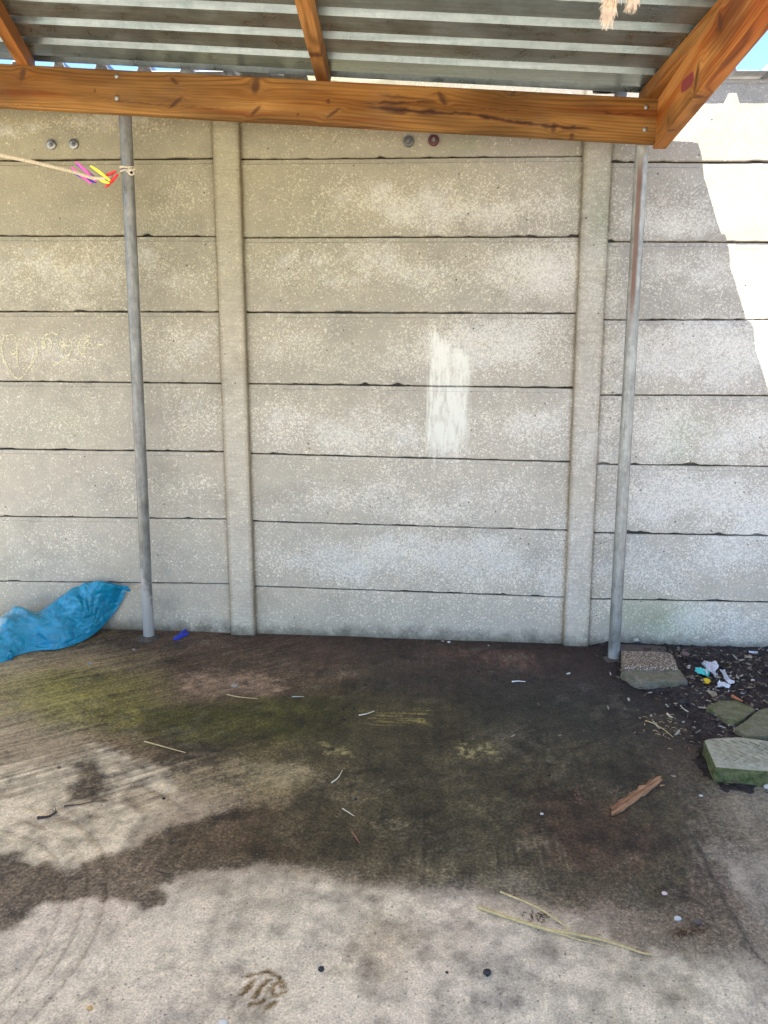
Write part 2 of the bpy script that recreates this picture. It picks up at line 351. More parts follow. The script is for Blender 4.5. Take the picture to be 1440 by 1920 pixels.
    for (x1, y1, x2, y2) in TREAD:
        a_, b_ = G(x1, y1)[:2], G(x2, y2)[:2]; e_ = b_-a_; t_ = np.clip(((x-a_[0])*e_[0]+(y-a_[1])*e_[1])/(e_@e_), 0, 1); dd = np.hypot(x-a_[0]-t_*e_[0], y-a_[1]-t_*e_[1])+fbm(x*60, y*60, 0, 97, 3)*.006
        mk = (1-sst(.002, .0075, dd)); c = c*(1-.78*mk[:, None]*np.array([.85, .95, 1.1])); z -= .0012*mk
    c = np.maximum(c, .008)*.96; c *= np.minimum(1, .64/c.max(1))[:, None]; c = c*np.array([1.03, .98, .89]); c = c*fine[:, None]+np.array([.55, .48, .39])*(1-fine[:, None])
    wet = (1-sst(.05, .30, c.mean(1)))*fine
    m = M('stained_concrete_floor', .85, spec=.3); p = m.pos(); a = m.attr('stain'); wt = m.attr('wet', 'Fac')
    f1 = m.noise(p, 210, 5, .75); f2 = m.noise(p, 55, 6, .75); f3 = m.noise(p, 900, 2, .6)
    f4 = m.noise(p, 110, 6, .8); a = m.mix(wt, a, m.mix(1.0, a, m.ramp(f4, [(.36, .38), (.5, .95), (.64, 2.1)]), 'MULTIPLY')); col = m.mix(1.0, a, m.ramp(f1, [(.3, .55), (.5, 1.02), (.7, 1.45)]), 'MULTIPLY'); col = m.mix(1.0, col, m.ramp(f2, [(.3, .80), (.7, 1.2)]), 'MULTIPLY')
    fk = m.rng(m.noise(p, 85, 5, .7, .8), .60, .68, 0, .45); col = m.mix(m.math('MULTIPLY', fk, m.rng(m.noise(p, 5, 3), .4, .6)), col, m.mix(1.0, a, (.30, .26, .22), 'MULTIPLY')); vv = m.voro(p, 95); rr = m.sep(vv.outputs['Color']); pit = m.math('MULTIPLY', m.rng(vv.outputs['Distance'], .16, .3, 1, 0), m.rng(rr[0], .86, .9)); col = m.mix(m.math('MULTIPLY', pit, .6), col, (.05, .042, .035))
    v2 = m.voro(p, 60); r2 = m.sep(v2.outputs['Color']); pale = m.math('MULTIPLY', m.rng(v2.outputs['Distance'], .06, .12, 1, 0), m.rng(r2[1], .93, .95)); col = m.mix(m.math('MULTIPLY', pale, .7), col, (.45, .42, .36))
    m.color(col); m.rough(m.math('MULTIPLY_ADD', wt, -.28, .9))
    m.bump(m.math('ADD', m.math('MULTIPLY_ADD', f2, 1.4, m.math('MULTIPLY', f1, .9)), m.math('MULTIPLY', f3, .3)), .5, .0035)
    o = mesh('ground', np.c_[x, y, z], gridfaces(len(xs), len(ys)), m.m, origin=(0, 0, 0), smooth=True, attrs={'stain': ('FLOAT_COLOR', c), 'wet': ('FLOAT', wet)})
    tag(o, kind='structure', label='stained concrete yard floor in front of the wall')
def sdist(u, v, poly):
    P = np.array(poly, float); n = len(P); d = np.full(u.shape, 1e9); ins = np.zeros(u.shape, bool)
    for i in range(n):
        a, b = P[i], P[(i+1) % n]; e = b-a; t = np.clip(((u-a[0])*e[0]+(v-a[1])*e[1])/(e@e+1e-9), 0, 1)
        d = np.minimum(d, np.hypot(u-a[0]-t*e[0], v-a[1]-t*e[1]))
        cr = ((a[1] > v) != (b[1] > v)) & (u < (b[0]-a[0])*(v-a[1])/(b[1]-a[1]+1e-12)+a[0]); ins ^= cr
    return np.where(ins, -d, d)
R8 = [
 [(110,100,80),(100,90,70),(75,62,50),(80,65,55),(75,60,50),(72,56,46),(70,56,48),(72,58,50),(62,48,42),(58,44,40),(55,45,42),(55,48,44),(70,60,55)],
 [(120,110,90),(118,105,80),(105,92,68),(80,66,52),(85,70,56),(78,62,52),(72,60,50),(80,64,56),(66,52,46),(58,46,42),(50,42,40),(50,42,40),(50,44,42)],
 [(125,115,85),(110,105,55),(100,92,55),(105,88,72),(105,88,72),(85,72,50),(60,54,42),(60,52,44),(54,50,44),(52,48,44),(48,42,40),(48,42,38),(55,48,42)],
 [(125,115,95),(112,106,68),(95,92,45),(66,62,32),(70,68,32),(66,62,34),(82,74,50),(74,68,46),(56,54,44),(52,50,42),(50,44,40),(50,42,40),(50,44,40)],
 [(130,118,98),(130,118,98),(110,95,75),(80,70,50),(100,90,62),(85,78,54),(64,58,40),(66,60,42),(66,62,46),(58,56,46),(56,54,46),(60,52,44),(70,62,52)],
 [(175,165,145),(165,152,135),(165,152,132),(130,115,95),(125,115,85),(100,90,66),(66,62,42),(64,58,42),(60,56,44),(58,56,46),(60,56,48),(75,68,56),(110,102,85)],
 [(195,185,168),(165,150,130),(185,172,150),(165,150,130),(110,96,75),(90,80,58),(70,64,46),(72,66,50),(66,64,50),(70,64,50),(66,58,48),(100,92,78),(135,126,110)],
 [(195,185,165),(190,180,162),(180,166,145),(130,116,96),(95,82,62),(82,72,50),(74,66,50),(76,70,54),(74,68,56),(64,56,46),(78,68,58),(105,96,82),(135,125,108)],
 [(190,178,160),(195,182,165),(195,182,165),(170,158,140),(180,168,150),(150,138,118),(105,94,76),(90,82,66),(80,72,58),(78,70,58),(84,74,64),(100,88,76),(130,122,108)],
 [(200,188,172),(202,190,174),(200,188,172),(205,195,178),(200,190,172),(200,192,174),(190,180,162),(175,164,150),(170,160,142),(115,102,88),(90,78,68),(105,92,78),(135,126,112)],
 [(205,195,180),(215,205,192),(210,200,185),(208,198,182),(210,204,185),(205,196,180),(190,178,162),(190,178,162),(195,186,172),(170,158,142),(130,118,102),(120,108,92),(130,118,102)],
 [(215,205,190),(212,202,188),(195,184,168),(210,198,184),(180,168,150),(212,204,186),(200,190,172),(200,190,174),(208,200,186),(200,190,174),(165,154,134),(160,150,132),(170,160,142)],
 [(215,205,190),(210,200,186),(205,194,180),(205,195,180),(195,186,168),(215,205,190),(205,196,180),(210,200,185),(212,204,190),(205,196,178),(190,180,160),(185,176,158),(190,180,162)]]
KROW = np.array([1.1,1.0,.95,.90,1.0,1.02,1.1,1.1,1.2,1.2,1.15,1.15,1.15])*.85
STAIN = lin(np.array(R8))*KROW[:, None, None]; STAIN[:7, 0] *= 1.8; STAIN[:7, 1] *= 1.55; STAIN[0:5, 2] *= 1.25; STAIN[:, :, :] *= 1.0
K_ = .85
def kc(*c): return tuple(lin(c)*K_)
DK, DG = kc(80, 66, 48), kc(70, 64, 46)
# outline (measured), edge softness, colour, strength, breakup: 0 none, 1 crackle, 2 strokes along the view, 3 strokes across
WET = [
 ([(-60,1440),(0,1447),(75,1445),(150,1415),(175,1395),(225,1405),(260,1435),(320,1445),(335,1475),(290,1525),(245,1585),(125,1632),(95,1615),(45,1605),(-60,1590)], 13, kc(208,196,172), .8, 0),
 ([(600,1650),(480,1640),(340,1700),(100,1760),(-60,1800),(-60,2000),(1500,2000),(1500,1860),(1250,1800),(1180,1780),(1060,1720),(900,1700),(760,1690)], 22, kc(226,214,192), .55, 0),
 ([(-60,1290),(60,1270),(150,1262),(260,1290),(262,1390),(150,1372),(60,1350),(-60,1345)], 22, kc(118,112,60), .45, 0),
 ([(262,1330),(400,1318),(560,1300),(640,1305),(620,1365),(480,1395),(330,1390),(270,1375)], 12, kc(66,64,26), .7, 0),
 ([(330,1262),(400,1255),(470,1262),(530,1275),(530,1298),(470,1300),(430,1288),(400,1302),(350,1296)], 9, kc(146,124,104), .85, 0),
 ([(570,1255),(640,1250),(670,1268),(620,1282),(575,1275)], 9, kc(110,92,76), .6, 0),
 ([(820,1212),(1000,1225),(1010,1250),(900,1248),(830,1232)], 8, kc(98,74,62), .6, 0),
 ([(320,1445),(420,1430),(560,1428),(600,1450),(500,1470),(400,1500),(330,1480)], 14, kc(150,138,110), .7, 0),
 ([(-60,1590),(0,1598),(47,1603),(57,1620),(97,1613),(97,1628),(147,1632),(160,1617),(200,1600),(253,1585),(290,1560),(360,1540),(420,1520),(500,1510),(600,1560),(560,1620),(480,1620),(433,1627),(383,1637),(333,1640),(320,1657),(287,1662),(312,1670),(310,1697),(280,1705),(267,1698),(217,1687),(190,1687),(180,1677),(133,1687),(87,1697),(67,1707),(50,1725),(20,1747),(-60,1765)], 8, DK, .85, 0),
 ([(480,1570),(560,1480),(700,1400),(900,1380),(1200,1400),(1290,1500),(1300,1570),(1290,1660),(1270,1715),(1193,1710),(1140,1692),(1060,1700),(960,1682),(850,1676),(760,1664),(700,1652),(640,1640),(560,1622)], 13, DG, .7, 0),
 ([(145,1430),(175,1425),(197,1475),(200,1500),(125,1512),(140,1465)], 11, kc(84,70,52), .85, 0),
 ([(225,1492),(260,1480),(320,1490),(330,1515),(270,1525),(230,1512)], 12, kc(140,124,100), .6, 0),
 ([(60,1480),(-60,1475),(-60,1500),(40,1502)], 10, kc(140,124,102), .5, 0),
 ([(1000,1480),(1130,1500),(1250,1560),(1240,1620),(1100,1640),(980,1590)], 28, kc(74,52,40), .6, 0),
 ([(685,1333),(800,1330),(800,1358),(690,1360)], 9, kc(150,138,84), .65, 3),
 ([(850,1395),(900,1390),(940,1415),(880,1425)], 8, kc(150,142,100), .8, 1),
 ([(600,1392),(650,1394),(660,1420),(610,1412)], 8, kc(150,142,98), .8, 1),
 ([(700,1530),(790,1530),(800,1575),(700,1565)], 10, kc(130,122,98), .6, 1),
 ([(860,1490),(940,1480),(960,1540),(880,1560)], 20, kc(112,104,76), .5, 1),
 ([(700,1600),(960,1600),(960,1670),(760,1660)], 14, kc(120,112,88), .5, 2),
 ([(960,1585),(1040,1575),(1050,1700),(955,1695)], 26, kc(132,124,102), .7, 2),
 ([(620,1820),(700,1690),(800,1760),(720,1850)], 30, kc(160,145,118), .5, 0),
 ([(1230,1835),(1330,1850),(1320,1890),(1240,1880)], 22, kc(150,138,116), .5, 0),
 ([(1300,1575),(1345,1620),(1400,1700),(1470,1770),(1500,1640),(1400,1590)], 14, kc(156,148,134), .6, 0),
]
TREAD = [(455,1855,480,1838),(465,1832,500,1824),(500,1824,525,1834),(525,1834,529,1850),(478,1872,492,1850),(492,1850,505,1838),(495,1880,505,1855),(512,1870,515,1845),(470,1885,490,1880),(520,1868,533,1860),(455,1865,470,1850),(500,1890,515,1880)]
build_ground()
# ------------------------------------------------------------------ SOIL and its litter
def build_soil():
    border = [G(*p)[:2] for p in [(1105,1224),(1160,1262),(1195,1296),(1255,1318),(1285,1360),(1300,1400),(1318,1450),(1350,1478),(1460,1490),(1700,1500)]]
    poly = border+[np.array([3.6, 2.2]), np.array([3.6, 3.4]), np.array([border[0][0], 3.4])]
    xs = np.r_[np.arange(.55, 2.1, .005), np.arange(2.1, 3.6, .05)]; ys = np.arange(2.0, 3.3, .005)
    X, Y = np.meshgrid(xs, ys, indexing='ij'); x, y = X.ravel(), Y.ravel()
    d = sdist(x+fbm(x*14, y*14, 0, 5, 4)*.07, y+fbm(x*14, y*14, 0, 6, 4)*.07, poly)
    cl = np.maximum(0, fbm(x*26, y*26, 0, 7, 4)); z = gz(x, y)+.012*sst(.0, .12, -d)-.012*sst(-.01, .02, d)+(cl*.016+fbm(x*80, y*80, 0, 8, 3)*.006+.004)*sst(-.01, .08, -d)
    tone = 1+.6*fbm(x*11, y*11, 0, 21, 4)
    m = M('dark_garden_soil', .95, spec=.15); p = m.pos(); a = m.attr('tone', 'Fac')
    f = m.noise(p, 190, 5, .75); g = m.noise(p, 35, 4, .6)
    col = m.mix(m.rng(g, .3, .7), (.030, .023, .021), (.066, .053, .047)); col = m.mix(1.0, col, m.ramp(f, [(.25, .4), (.5, .9), (.75, 1.9)]), 'MULTIPLY')
    cc = m.n('CombineColor'); [m.l(a, cc.inputs[i]) for i in range(3)]; col = m.mix(1.0, col, cc.outputs[0], 'MULTIPLY')
    m.color(col); m.bump(f, .9, .006)
    Fc = np.array(gridfaces(len(xs), len(ys))); keep = (d[Fc] < .03).any(1); Fc = Fc[keep]; used = np.unique(Fc); mp = np.zeros(len(x), int); mp[used] = np.arange(len(used))
    o = mesh('soil', np.c_[x, y, z][used], mp[Fc], m.m, origin=(1.3, 2.8, 0), smooth=True, attrs={'tone': ('FLOAT', tone[used])})
    tag(o, kind='structure', label='dark crumbly soil at the foot of the wall')
    return poly
SOIL = build_soil()
def soil_z(x, y):
    d = float(sdist(np.array([x]), np.array([y]), SOIL)[0]); return float(gz(x, y))+(.018 if d < -.06 else .004)
def chips():
    cols = [(.20, .16, .11), (.30, .27, .21), (.10, .07, .05), (.04, .03, .028), (.13, .08, .055), (.42, .40, .36)]
    rnd = random.Random(5); V, Fc, C = [], [], []
    for i in range(2600):
        r = rnd.random()
        if r < .62: x, y = rnd.uniform(1.0, 1.75), rnd.uniform(2.45, 3.25)
        elif r < .85: x, y = rnd.uniform(.7, 1.5), rnd.uniform(2.3, 3.2)
        else: x, y = rnd.gauss(.95, .25), rnd.gauss(2.55, .22)
        if y > 3.25: continue
        d = float(sdist(np.array([x]), np.array([y]), SOIL)[0])
        if d > .03 and rnd.random() < .8: continue
        L = rnd.uniform(.003, .012)*(1.8 if rnd.random() < .12 else 1); wd = L*rnd.uniform(.15, .6); a = rnd.uniform(0, 6.28); tz = rnd.uniform(-.4, .4)
        z = float(gz(x, y))+(.02+rnd.uniform(-.004, .008) if d < -.05 else .004 if d > 0 else .010); b = len(V); h = rnd.uniform(.0008, .003)
        ca, sa = math.cos(a), math.sin(a)
        for (p, q) in ((-1, -.5), (-.3, -1), (.8, -.7), (1, .4), (.2, 1), (-.7, .8)):
            V.append((x+L*p*ca-wd*q*sa, y+L*p*sa+wd*q*ca, z+tz*L*p+rnd.uniform(-1, 1)*h))
        V.append((x, y, z+h+.001)); c = rnd.choices(cols, (3, 1.6, 4, 5, 3, .7))[0]; s = rnd.uniform(.6, 1.2); C += [tuple(v*s for v in c)]*7
        for k in range(6): Fc.append((b+k, b+(k+1) % 6, b+6))
    m = M('leaf_and_bark_bits', .85, spec=.2); m.color(m.attr('c')); 
    o = mesh('leaf_litter', V, Fc, m.m, origin=(1.3, 2.8, 0), attrs={'c': ('FLOAT_COLOR', C)})
    tag(o, 'brown and pale crumbs of bark, leaf and grit scattered over the dark soil', 'litter', kind='stuff')
chips()
def crumbs():
    rnd = random.Random(15); V, Fc = [], []
    for i in range(520):
        if rnd.random() < .6: p = G(rnd.gauss(1000, 150), rnd.gauss(1270, 45))
        else: p = G(rnd.uniform(450, 1400), rnd.uniform(1215, 1640))
        x, y = p[0], p[1]
        if y > 3.24: continue
        s = rnd.uniform(.001, .0045)*(1.7 if rnd.random() < .1 else 1)
        if i < 15: p = G(*[(644,1330),(648,1327),(663,1330),(643,1345),(590,1345),(828,1360),(645,1350),(828,1400),(1127,1249),(935,1248),(897,1260),(760,1300),(684,1285),(1013,1560),(1030,1455)][i]); x, y = p[0], p[1]; s = .005; b = len(V); z = float(gz(x, y))
        for (a, q, c) in ((1, 0, 0), (0, 1, 0), (-1, 0, 0), (0, -1, 0), (0, 0, .8), (.6, .6, .5)): V.append((x+a*s*rnd.uniform(.6, 1.4), y+q*s*rnd.uniform(.6, 1.4), z+.001+c*s))
        for f in ((0, 5, 4), (5, 1, 4), (1, 2, 4), (2, 3, 4), (3, 0, 4), (0, 1, 5)): Fc.append([b+k for k in f])
    o = mesh('dirt_crumbs', V, Fc, plain('black_crumbs', (.022, .018, .016), .9), origin=(.5, 2.5, 0))
    tag(o, 'black crumbs of earth strewn over the dark damp floor', 'dirt', kind='stuff')
crumbs()
# ------------------------------------------------------------------ WALL
wall = thing('precast_wall', (-.1, D, 0), 'grey precast concrete wall of stacked horizontal panels between posts, mottled with pale lime bloom', 'wall')
Lp = [(0,300),(0,441.7),(0,583.3),(0,714.3),(0,841.7),(0,967.7),(0,1089.3)]; L2 = [(393,296),(400,442.7),(405,584.3),(410,718.3),(418,846.7),(423,972.7),(427,1094.3)]
M1 = [(452,298),(456,445),(460,585),(466,719),(471,850),(476,977),(480,1099)]; M2 = [(1092,292),(1088,443),(1081,587),(1073,727),(1067,865.6),(1061,994),(1056,1120)]
R1 = [(1150,303),(1143,452),(1135,599),(1128,740),(1121,870),(1113,999),(1106,1123)]; R2 = [(1440,303),(1440,453),(1440,599),(1440,741),(1440,874),(1440,1005),(1440,1129)]
def jline(A, B):
    out = []
    for a, b in zip(A, B):
        p, q = W(*a), W(*b); k = (q[2]-p[2])/(q[0]-p[0]); out.append((p[2]-k*p[0], k))
    return out
BAYS = [(-3.86, -2.39, None), (-2.37, -.86, jline(Lp, L2)), (-.86, .625, jline(M1, M2)), (.625, 2.11, jline(R1, R2)), (2.11, 3.6, None)]
_a, _b = W(190, 147), W(1440, 146)
def wtop(x): return _a[2]+(_b[2]-_a[2])*(x-_a[0])/(_b[0]-_a[0])
BLOOM = [  # px, py, rx, ry, strength
 (820,390,300,60,.75),(900,350,200,60,.5),(330,370,90,60,.5),(150,520,230,60,.75),(330,520,100,50,.6),(700,510,260,55,.8),(1000,520,150,60,.9),(560,650,110,60,.45),(900,660,180,70,.8),(1000,640,120,60,.6),
 (340,650,90,50,.7),(120,650,140,50,.5),(150,780,160,50,.5),(360,780,80,60,.7),(620,800,200,60,.6),(780,810,120,50,.7),(990,800,110,60,.8),(700,930,230,45,.8),(960,930,110,50,.6),(760,1050,260,50,.9),(560,1040,100,50,.6),
 (250,900,200,40,.3),(360,920,80,40,.5),(1300,400,160,60,.7),(1330,520,150,60,.8),(1250,660,150,60,.9),(1370,670,100,60,.9),(1250,810,130,60,.7),(1400,820,120,60,.8),(1240,930,120,50,1.0),(1390,950,120,60,1.0),(1300,1060,190,50,.8),(1340,1170,140,40,.8),
 (150,235,300,25,.6),(700,262,300,18,.3),(1300,240,60,40,.3),(100,1040,200,50,.15),(360,1030,100,50,.2),(560,1160,200,40,.2),(1110,600,60,300,.6),(1100,850,60,200,.7),(1080,1100,60,100,.6)]
def _px(a, b):
    p, q = W(*a, D-.022), W(*b, D-.022); return lambda z: q[0]+(p[0]-q[0])*(z-q[2])/(p[2]-q[2])
POSTX = [_px((421.5, 230), (455, 1188)), _px((1122.5, 268), (1079.5, 1221))]
def wall_maps(x, z):
    P = np.c_[x, np.full(len(x), D), z]; u, v = project(P); e = np.zeros(len(x))
    u = u+fbm(x*4, z*4, 0, 3, 3)*60; v = v+fbm(x*5, z*5, 0, 4, 3)*40
    for a, b, rx, ry, s in BLOOM: e = np.maximum(e, s*np.exp(-((u-a)/rx)**2-((v-b)/ry)**2))
    e = np.clip(e*1.0+fbm(x*3, z*6, 0, 9, 4)*.5+.15, 0, 1)
    t = np.ones((len(x), 3)); sky_spill = sst(500, 1250, u); warm_bounce = (1-sst(250, 900, v))*(1-sky_spill)   # warm bounce light painted in upper left, cool sky light to the right
    t *= 1+warm_bounce[:, None]*np.array([.03, .0, -.15])+sky_spill[:, None]*np.array([.06, .06, .10])-np.array([.25, .265, .31])+sst(350, 1050, v)[:, None]*np.array([.42, .37, .31])+sst(1030, 1150, v)[:, None]*np.array([.17, .10, .02])  # darker top and paler foot painted in to even out the wall's lighting
    gr = np.exp(-((u-1230)/80)**2-((v-1160)/45)**2)+.8*np.exp(-((u-862)/40)**2-((v-262)/22)**2)+.6*np.exp(-((u-1115)/40)**2-((v-400)/140)**2)+.35*np.exp(-((u-120)/80)**2-((v-800)/40)**2)+.5*np.exp(-((u-1290)/50)**2-((v-830)/50)**2)
    gr *= (.8+.8*fbm(x*12, z*12, 0, 19, 3)); t *= 1-np.clip(gr, 0, 1)[:, None]*np.array([.24, .12, .26])
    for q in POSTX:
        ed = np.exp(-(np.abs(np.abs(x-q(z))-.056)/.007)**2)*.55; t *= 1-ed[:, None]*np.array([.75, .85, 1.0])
    dk = sst(.1, .5, fbm(x*5, z*8, 0, 23, 4))*.10; t *= (1-dk)[:, None]
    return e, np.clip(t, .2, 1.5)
def panel(x0, x1, zb0, kb, zt0, kt, seed, gap=.0018, top=False):
    """one slab: front face with chamfered top lip, ragged lower arris, 45 mm thick"""
    xs = np.arange(x0, x1+.0001, .0075); n = len(xs)
    zb = zb0+kb*xs; zt = zt0+kt*xs-gap
    rag = np.maximum(0, fbm(xs*24, seed*3.7, 0, 101, 4))*.0065+fbm(xs*1.8, seed*1.3, 0, 102, 2)*.002; chip = np.maximum(0, fbm(xs*13, seed*5.1, 0, 103, 3)-.33)*.03
    zb = zb+rag+chip+.0005; rt = np.maximum(0, fbm(xs*13, seed*2.3, 0, 104, 3))*.003; zt = zt-rt
    bow = fbm(xs*.9, seed*1.9, 0, 105, 2)*.0035+((seed*37) % 7-3)*.0011
    prof = [(-.036, .040, 'b'), (-.036, .026, 'b'), (0, .024, 'b'), (0, .006, 'b'), (.003, .0, 'b')]+[(f, .0, 'm') for f in np.linspace(.03, .93, 22)]+[(-.020, .0, 't'), (-.017, .003, 't'), (-.003, .0045, 't'), (0, .011, 't'), (0, .020, 't'), (-.042, .022, 't'), (-.042, .040, 't')]
    V = []
    for o, dy, k in prof:
        z = zb+o if k == 'b' else (zt+o if k == 't' else zb+(zt-zb)*o)
        if top and k == 't': dy = dy
        y = D+dy+bow+(fbm(xs*9, z*9, 0, 106+seed, 3)*.0012 if k == 'm' else 0)
        V.append(np.c_[xs, y, z])
    m = len(prof); A = np.stack(V, 1).reshape(-1, 3)
    Fc = gridfaces(n, m); Fc += [[i*m, i*m+m-1, (i+1)*m+m-1, (i+1)*m] for i in range(n-1)]
    Fc.append([i for i in range(m)]); Fc.append([(n-1)*m+i for i in range(m)])
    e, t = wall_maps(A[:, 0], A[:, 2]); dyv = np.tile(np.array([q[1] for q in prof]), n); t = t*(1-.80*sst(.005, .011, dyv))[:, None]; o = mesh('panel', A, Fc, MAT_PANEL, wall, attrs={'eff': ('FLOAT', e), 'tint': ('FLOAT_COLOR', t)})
    return smooth_by_angle(o, 22)
sd_ = 1
for x0, x1, J in BAYS:
    if J is None: J = [(2.0-.3*i, 0) for i in range(7)]
    lines = [(wtop(0)+(.016 if x0 == -.86 else 0), wtop(1)-wtop(0))]+J+[(-.12, 0)]
    for r in range(8):
        t, b = lines[r], lines[r+1]; panel(x0+.02, x1-.02, b[0], b[1], t[0], t[1], sd_, top=(r == 0)); sd_ += 1
def post(cl, cr, cl2, cr2, ztop, seed):
    """precast post: face corners measured top and bottom"""
    Yf = D-.022; tl, tr, bl, br = W(*cl, Yf), W(*cr, Yf), W(*cl2, Yf), W(*cr2, Yf)
    zs = np.arange(-.12, ztop+.001, .012); V = []; m = 0
    for z in zs:
        f = (z-bl[2])/(tl[2]-bl[2]); xl_, xr_ = bl[0]+(tl[0]-bl[0])*f, br[0]+(tr[0]-br[0])*f
        cols = [(xl_, D+.07), (xl_, Yf+.006)]+[(xl_+.004+(xr_-xl_-.008)*t, Yf) for t in np.linspace(0, 1, 8)]+[(xr_, Yf+.006), (xr_, D+.07)]
        m = len(cols); V += [(x+fbm(z*22, seed+(1 if i < m/2 else 2), 0, 7, 3)*.003*(i < 3 or i > m-4), y+float(fbm(x*15, z*15, 0, seed, 3))*.0015, z) for i, (x, y) in enumerate(cols)]
    Fc = gridfaces(len(zs), m); Fc += [[i*m, i*m+m-1, (i+1)*m+m-1, (i+1)*m] for i in range(len(zs)-1)]; Fc.append(list(range(m))[::-1]); Fc.append([(len(zs)-1)*m+i for i in range(m)])
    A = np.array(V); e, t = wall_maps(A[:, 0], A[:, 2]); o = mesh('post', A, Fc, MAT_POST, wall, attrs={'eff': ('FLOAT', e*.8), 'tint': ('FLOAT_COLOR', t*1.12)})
    return smooth_by_angle(o, 30)
post((396,230),(447,230),(432,1188),(478,1188), 2.30, 3)
post((1096,268),(1149,268),(1056,1220),(1103,1222), 2.243, 4)
for xc in (-3.87, -2.38, 2.11, 3.6):
    z0 = 0.; Yf = D-.022; pts = [(xc-.055, 0), (xc+.055, 0)]
    u0, v0 = project(np.array([[xc-.055, Yf, 2.2], [xc+.055, Yf, 2.2], [xc-.055, Yf, .05], [xc+.055, Yf, .05]])); c = list(zip(u0, v0)); post(c[0], c[1], c[2], c[3], 2.3, int(xc*3)+9)
# dark block above the right-hand post; its colour stands for the neighbour's shaded beam
pk = [(.575, D-.03), (.685, D-.03), (.685, D+.06), (.575, D+.06)]
prism('shaded_block', [(x, y, 2.298) for x, y in pk], lambda x, y: 2.245, plain('shaded_timber', (.045, .035, .028), .9), wall, bevel=.003, sub=0, label='dark wooden packer block on top of the post')  # stands in for the shaded beam end over the post
MAT_DARKRED = plain('dark_red_rubber_washer', (.07, .02, .02), .6); MAT_GREYW = plain('grey_washer', (.10, .11, .10), .6, metal=.3)
def wall_bolt(px, py, ring, lab):
    c = W(px, py, D-.004); th = mesh_disc('washer', c, .0215 if ring else .020, .005, ring or MAT_BOLT, wall, lab)
    V, Fc = [], []; n = 6
    a0 = .3
    for k in range(n): V.append((c[0]+.0095*math.cos(a0+k*math.pi/3), c[1]-.005, c[2]+.0095*math.sin(a0+k*math.pi/3)))
    for k in range(n): V.append((c[0]+.0085*math.cos(a0+k*math.pi/3), c[1]-.013, c[2]+.0085*math.sin(a0+k*math.pi/3)))
    Fc = [(k, (k+1) % n, n+(k+1) % n, n+k) for k in range(n)]+[tuple(range(n, 2*n)), tuple(range(n))[::-1]]
    mesh('nut', V, Fc, MAT_BOLT, th); v, f = tube_data([(c[0], c[1]-.005, c[2]), (c[0], c[1]-.022, c[2])], .0048, 10); mesh('bolt_end', v, f, MAT_BOLT, th)
def mesh_disc(name, c, r, t, mat, parent, lab=None):
    rs = [(0, -t*.9), (r*.55, -t), (r*.92, -t*.8), (r, -t*.3), (r, t)]; n = 28; V = []; Fc = []
    for rr, y in rs:
        for k in range(n): a = 2*math.pi*k/n; V.append((c[0]+max(rr, .0001)*math.cos(a), c[1]+y, c[2]+max(rr, .0001)*math.sin(a)))
    for i in range(len(rs)-1):
        for k in range(n): Fc.append((i*n+k, i*n+(k+1) % n, (i+1)*n+(k+1) % n, (i+1)*n+k))
    return mesh(name, V, Fc, mat, parent, smooth=True, label=lab)
wall_bolt(96, 271, None, None); wall_bolt(138, 270, None, None)
wall_bolt(766, 265, MAT_GREYW, 'grey washer bolted to the wall just under the beam'); wall_bolt(813, 263, MAT_DARKRED, 'dark red washer bolted to the wall just under the beam')
# chalk scribbles on the left bay: thin crumbly strokes
def ribbon_marks(name, strokes, wd, mat, parent, off, lab, seed=1):
    rnd = random.Random(seed); V, Fc = [], []
    for st in strokes:
        P = spline([W(px/3, 480+py/3, D) for px, py in st], 10)
        for i in range(len(P)-1):
            a, b = P[i], P[i+1]; L = np.hypot(b[0]-a[0], b[2]-a[2])
            for _ in range(max(1, int(L/.0016))):
                if rnd.random() < .30: continue
                t = rnd.random(); c = a+(b-a)*t; c = c+np.array([rnd.gauss(0, wd*.3), 0, rnd.gauss(0, wd*.3)]); s = wd*rnd.uniform(.25, .55); k = len(V); a0 = rnd.random()*6
                for q in range(5): V.append((c[0]+s*rnd.uniform(.6, 1.3)*math.cos(a0+q*1.2566), D+off-rnd.uniform(0, .0005), c[2]+s*rnd.uniform(.6, 1.3)*math.sin(a0+q*1.2566)))
                Fc.append([k+q for q in range(5)])
    return mesh(name, V, Fc, mat, parent, label=lab)
chalk = [[(25,455),(12,500),(15,560),(40,620),(75,670),(110,690),(150,650),(190,590),(210,530),(195,480),(160,462),(125,465),(102,495),(97,560),(100,620)],[(25,455),(60,442),(90,458),(82,480)],[(60,540),(75,552),(92,540)],
 [(262,440),(242,480),(250,525)],[(255,480),(262,520),(283,527),(292,492),(276,464),(255,472),(250,500)],[(318,470),(325,508),(345,530),(368,515),(375,480)],[(335,500),(350,480),(365,495),(350,525)],[(395,465),(408,505),(395,545),(350,590),(310,612)],[(265,440),(300,430),(320,445)],
 [(505,452),(462,468),(441,505),(450,545),(490,548)],[(470,525),(485,515),(502,490),(490,478),(474,500),(476,530)],[(545,522),(560,497),(578,502)]]
ribbon_marks('chalk_drawing', chalk, .0062, plain('yellow_chalk', (.56, .52, .33), .95, .1), wall, -.0022, 'faint yellow chalk heart and round scribbles')
scr = [[(60,1385),(40,1395),(55,1410),(110,1410),(160,1400),(210,1405),(250,1398)],[(60,1390),(80,1382),(100,1392),(125,1384),(140,1395),(165,1386),(185,1396),(215,1388),(240,1384)]]
ribbon_marks('scratch_mark', scr, .0022, plain('scratch_grey', (.16, .15, .13), .95, .1), wall, -.0022, 'wavy dark scratch low on the left bay', 4)
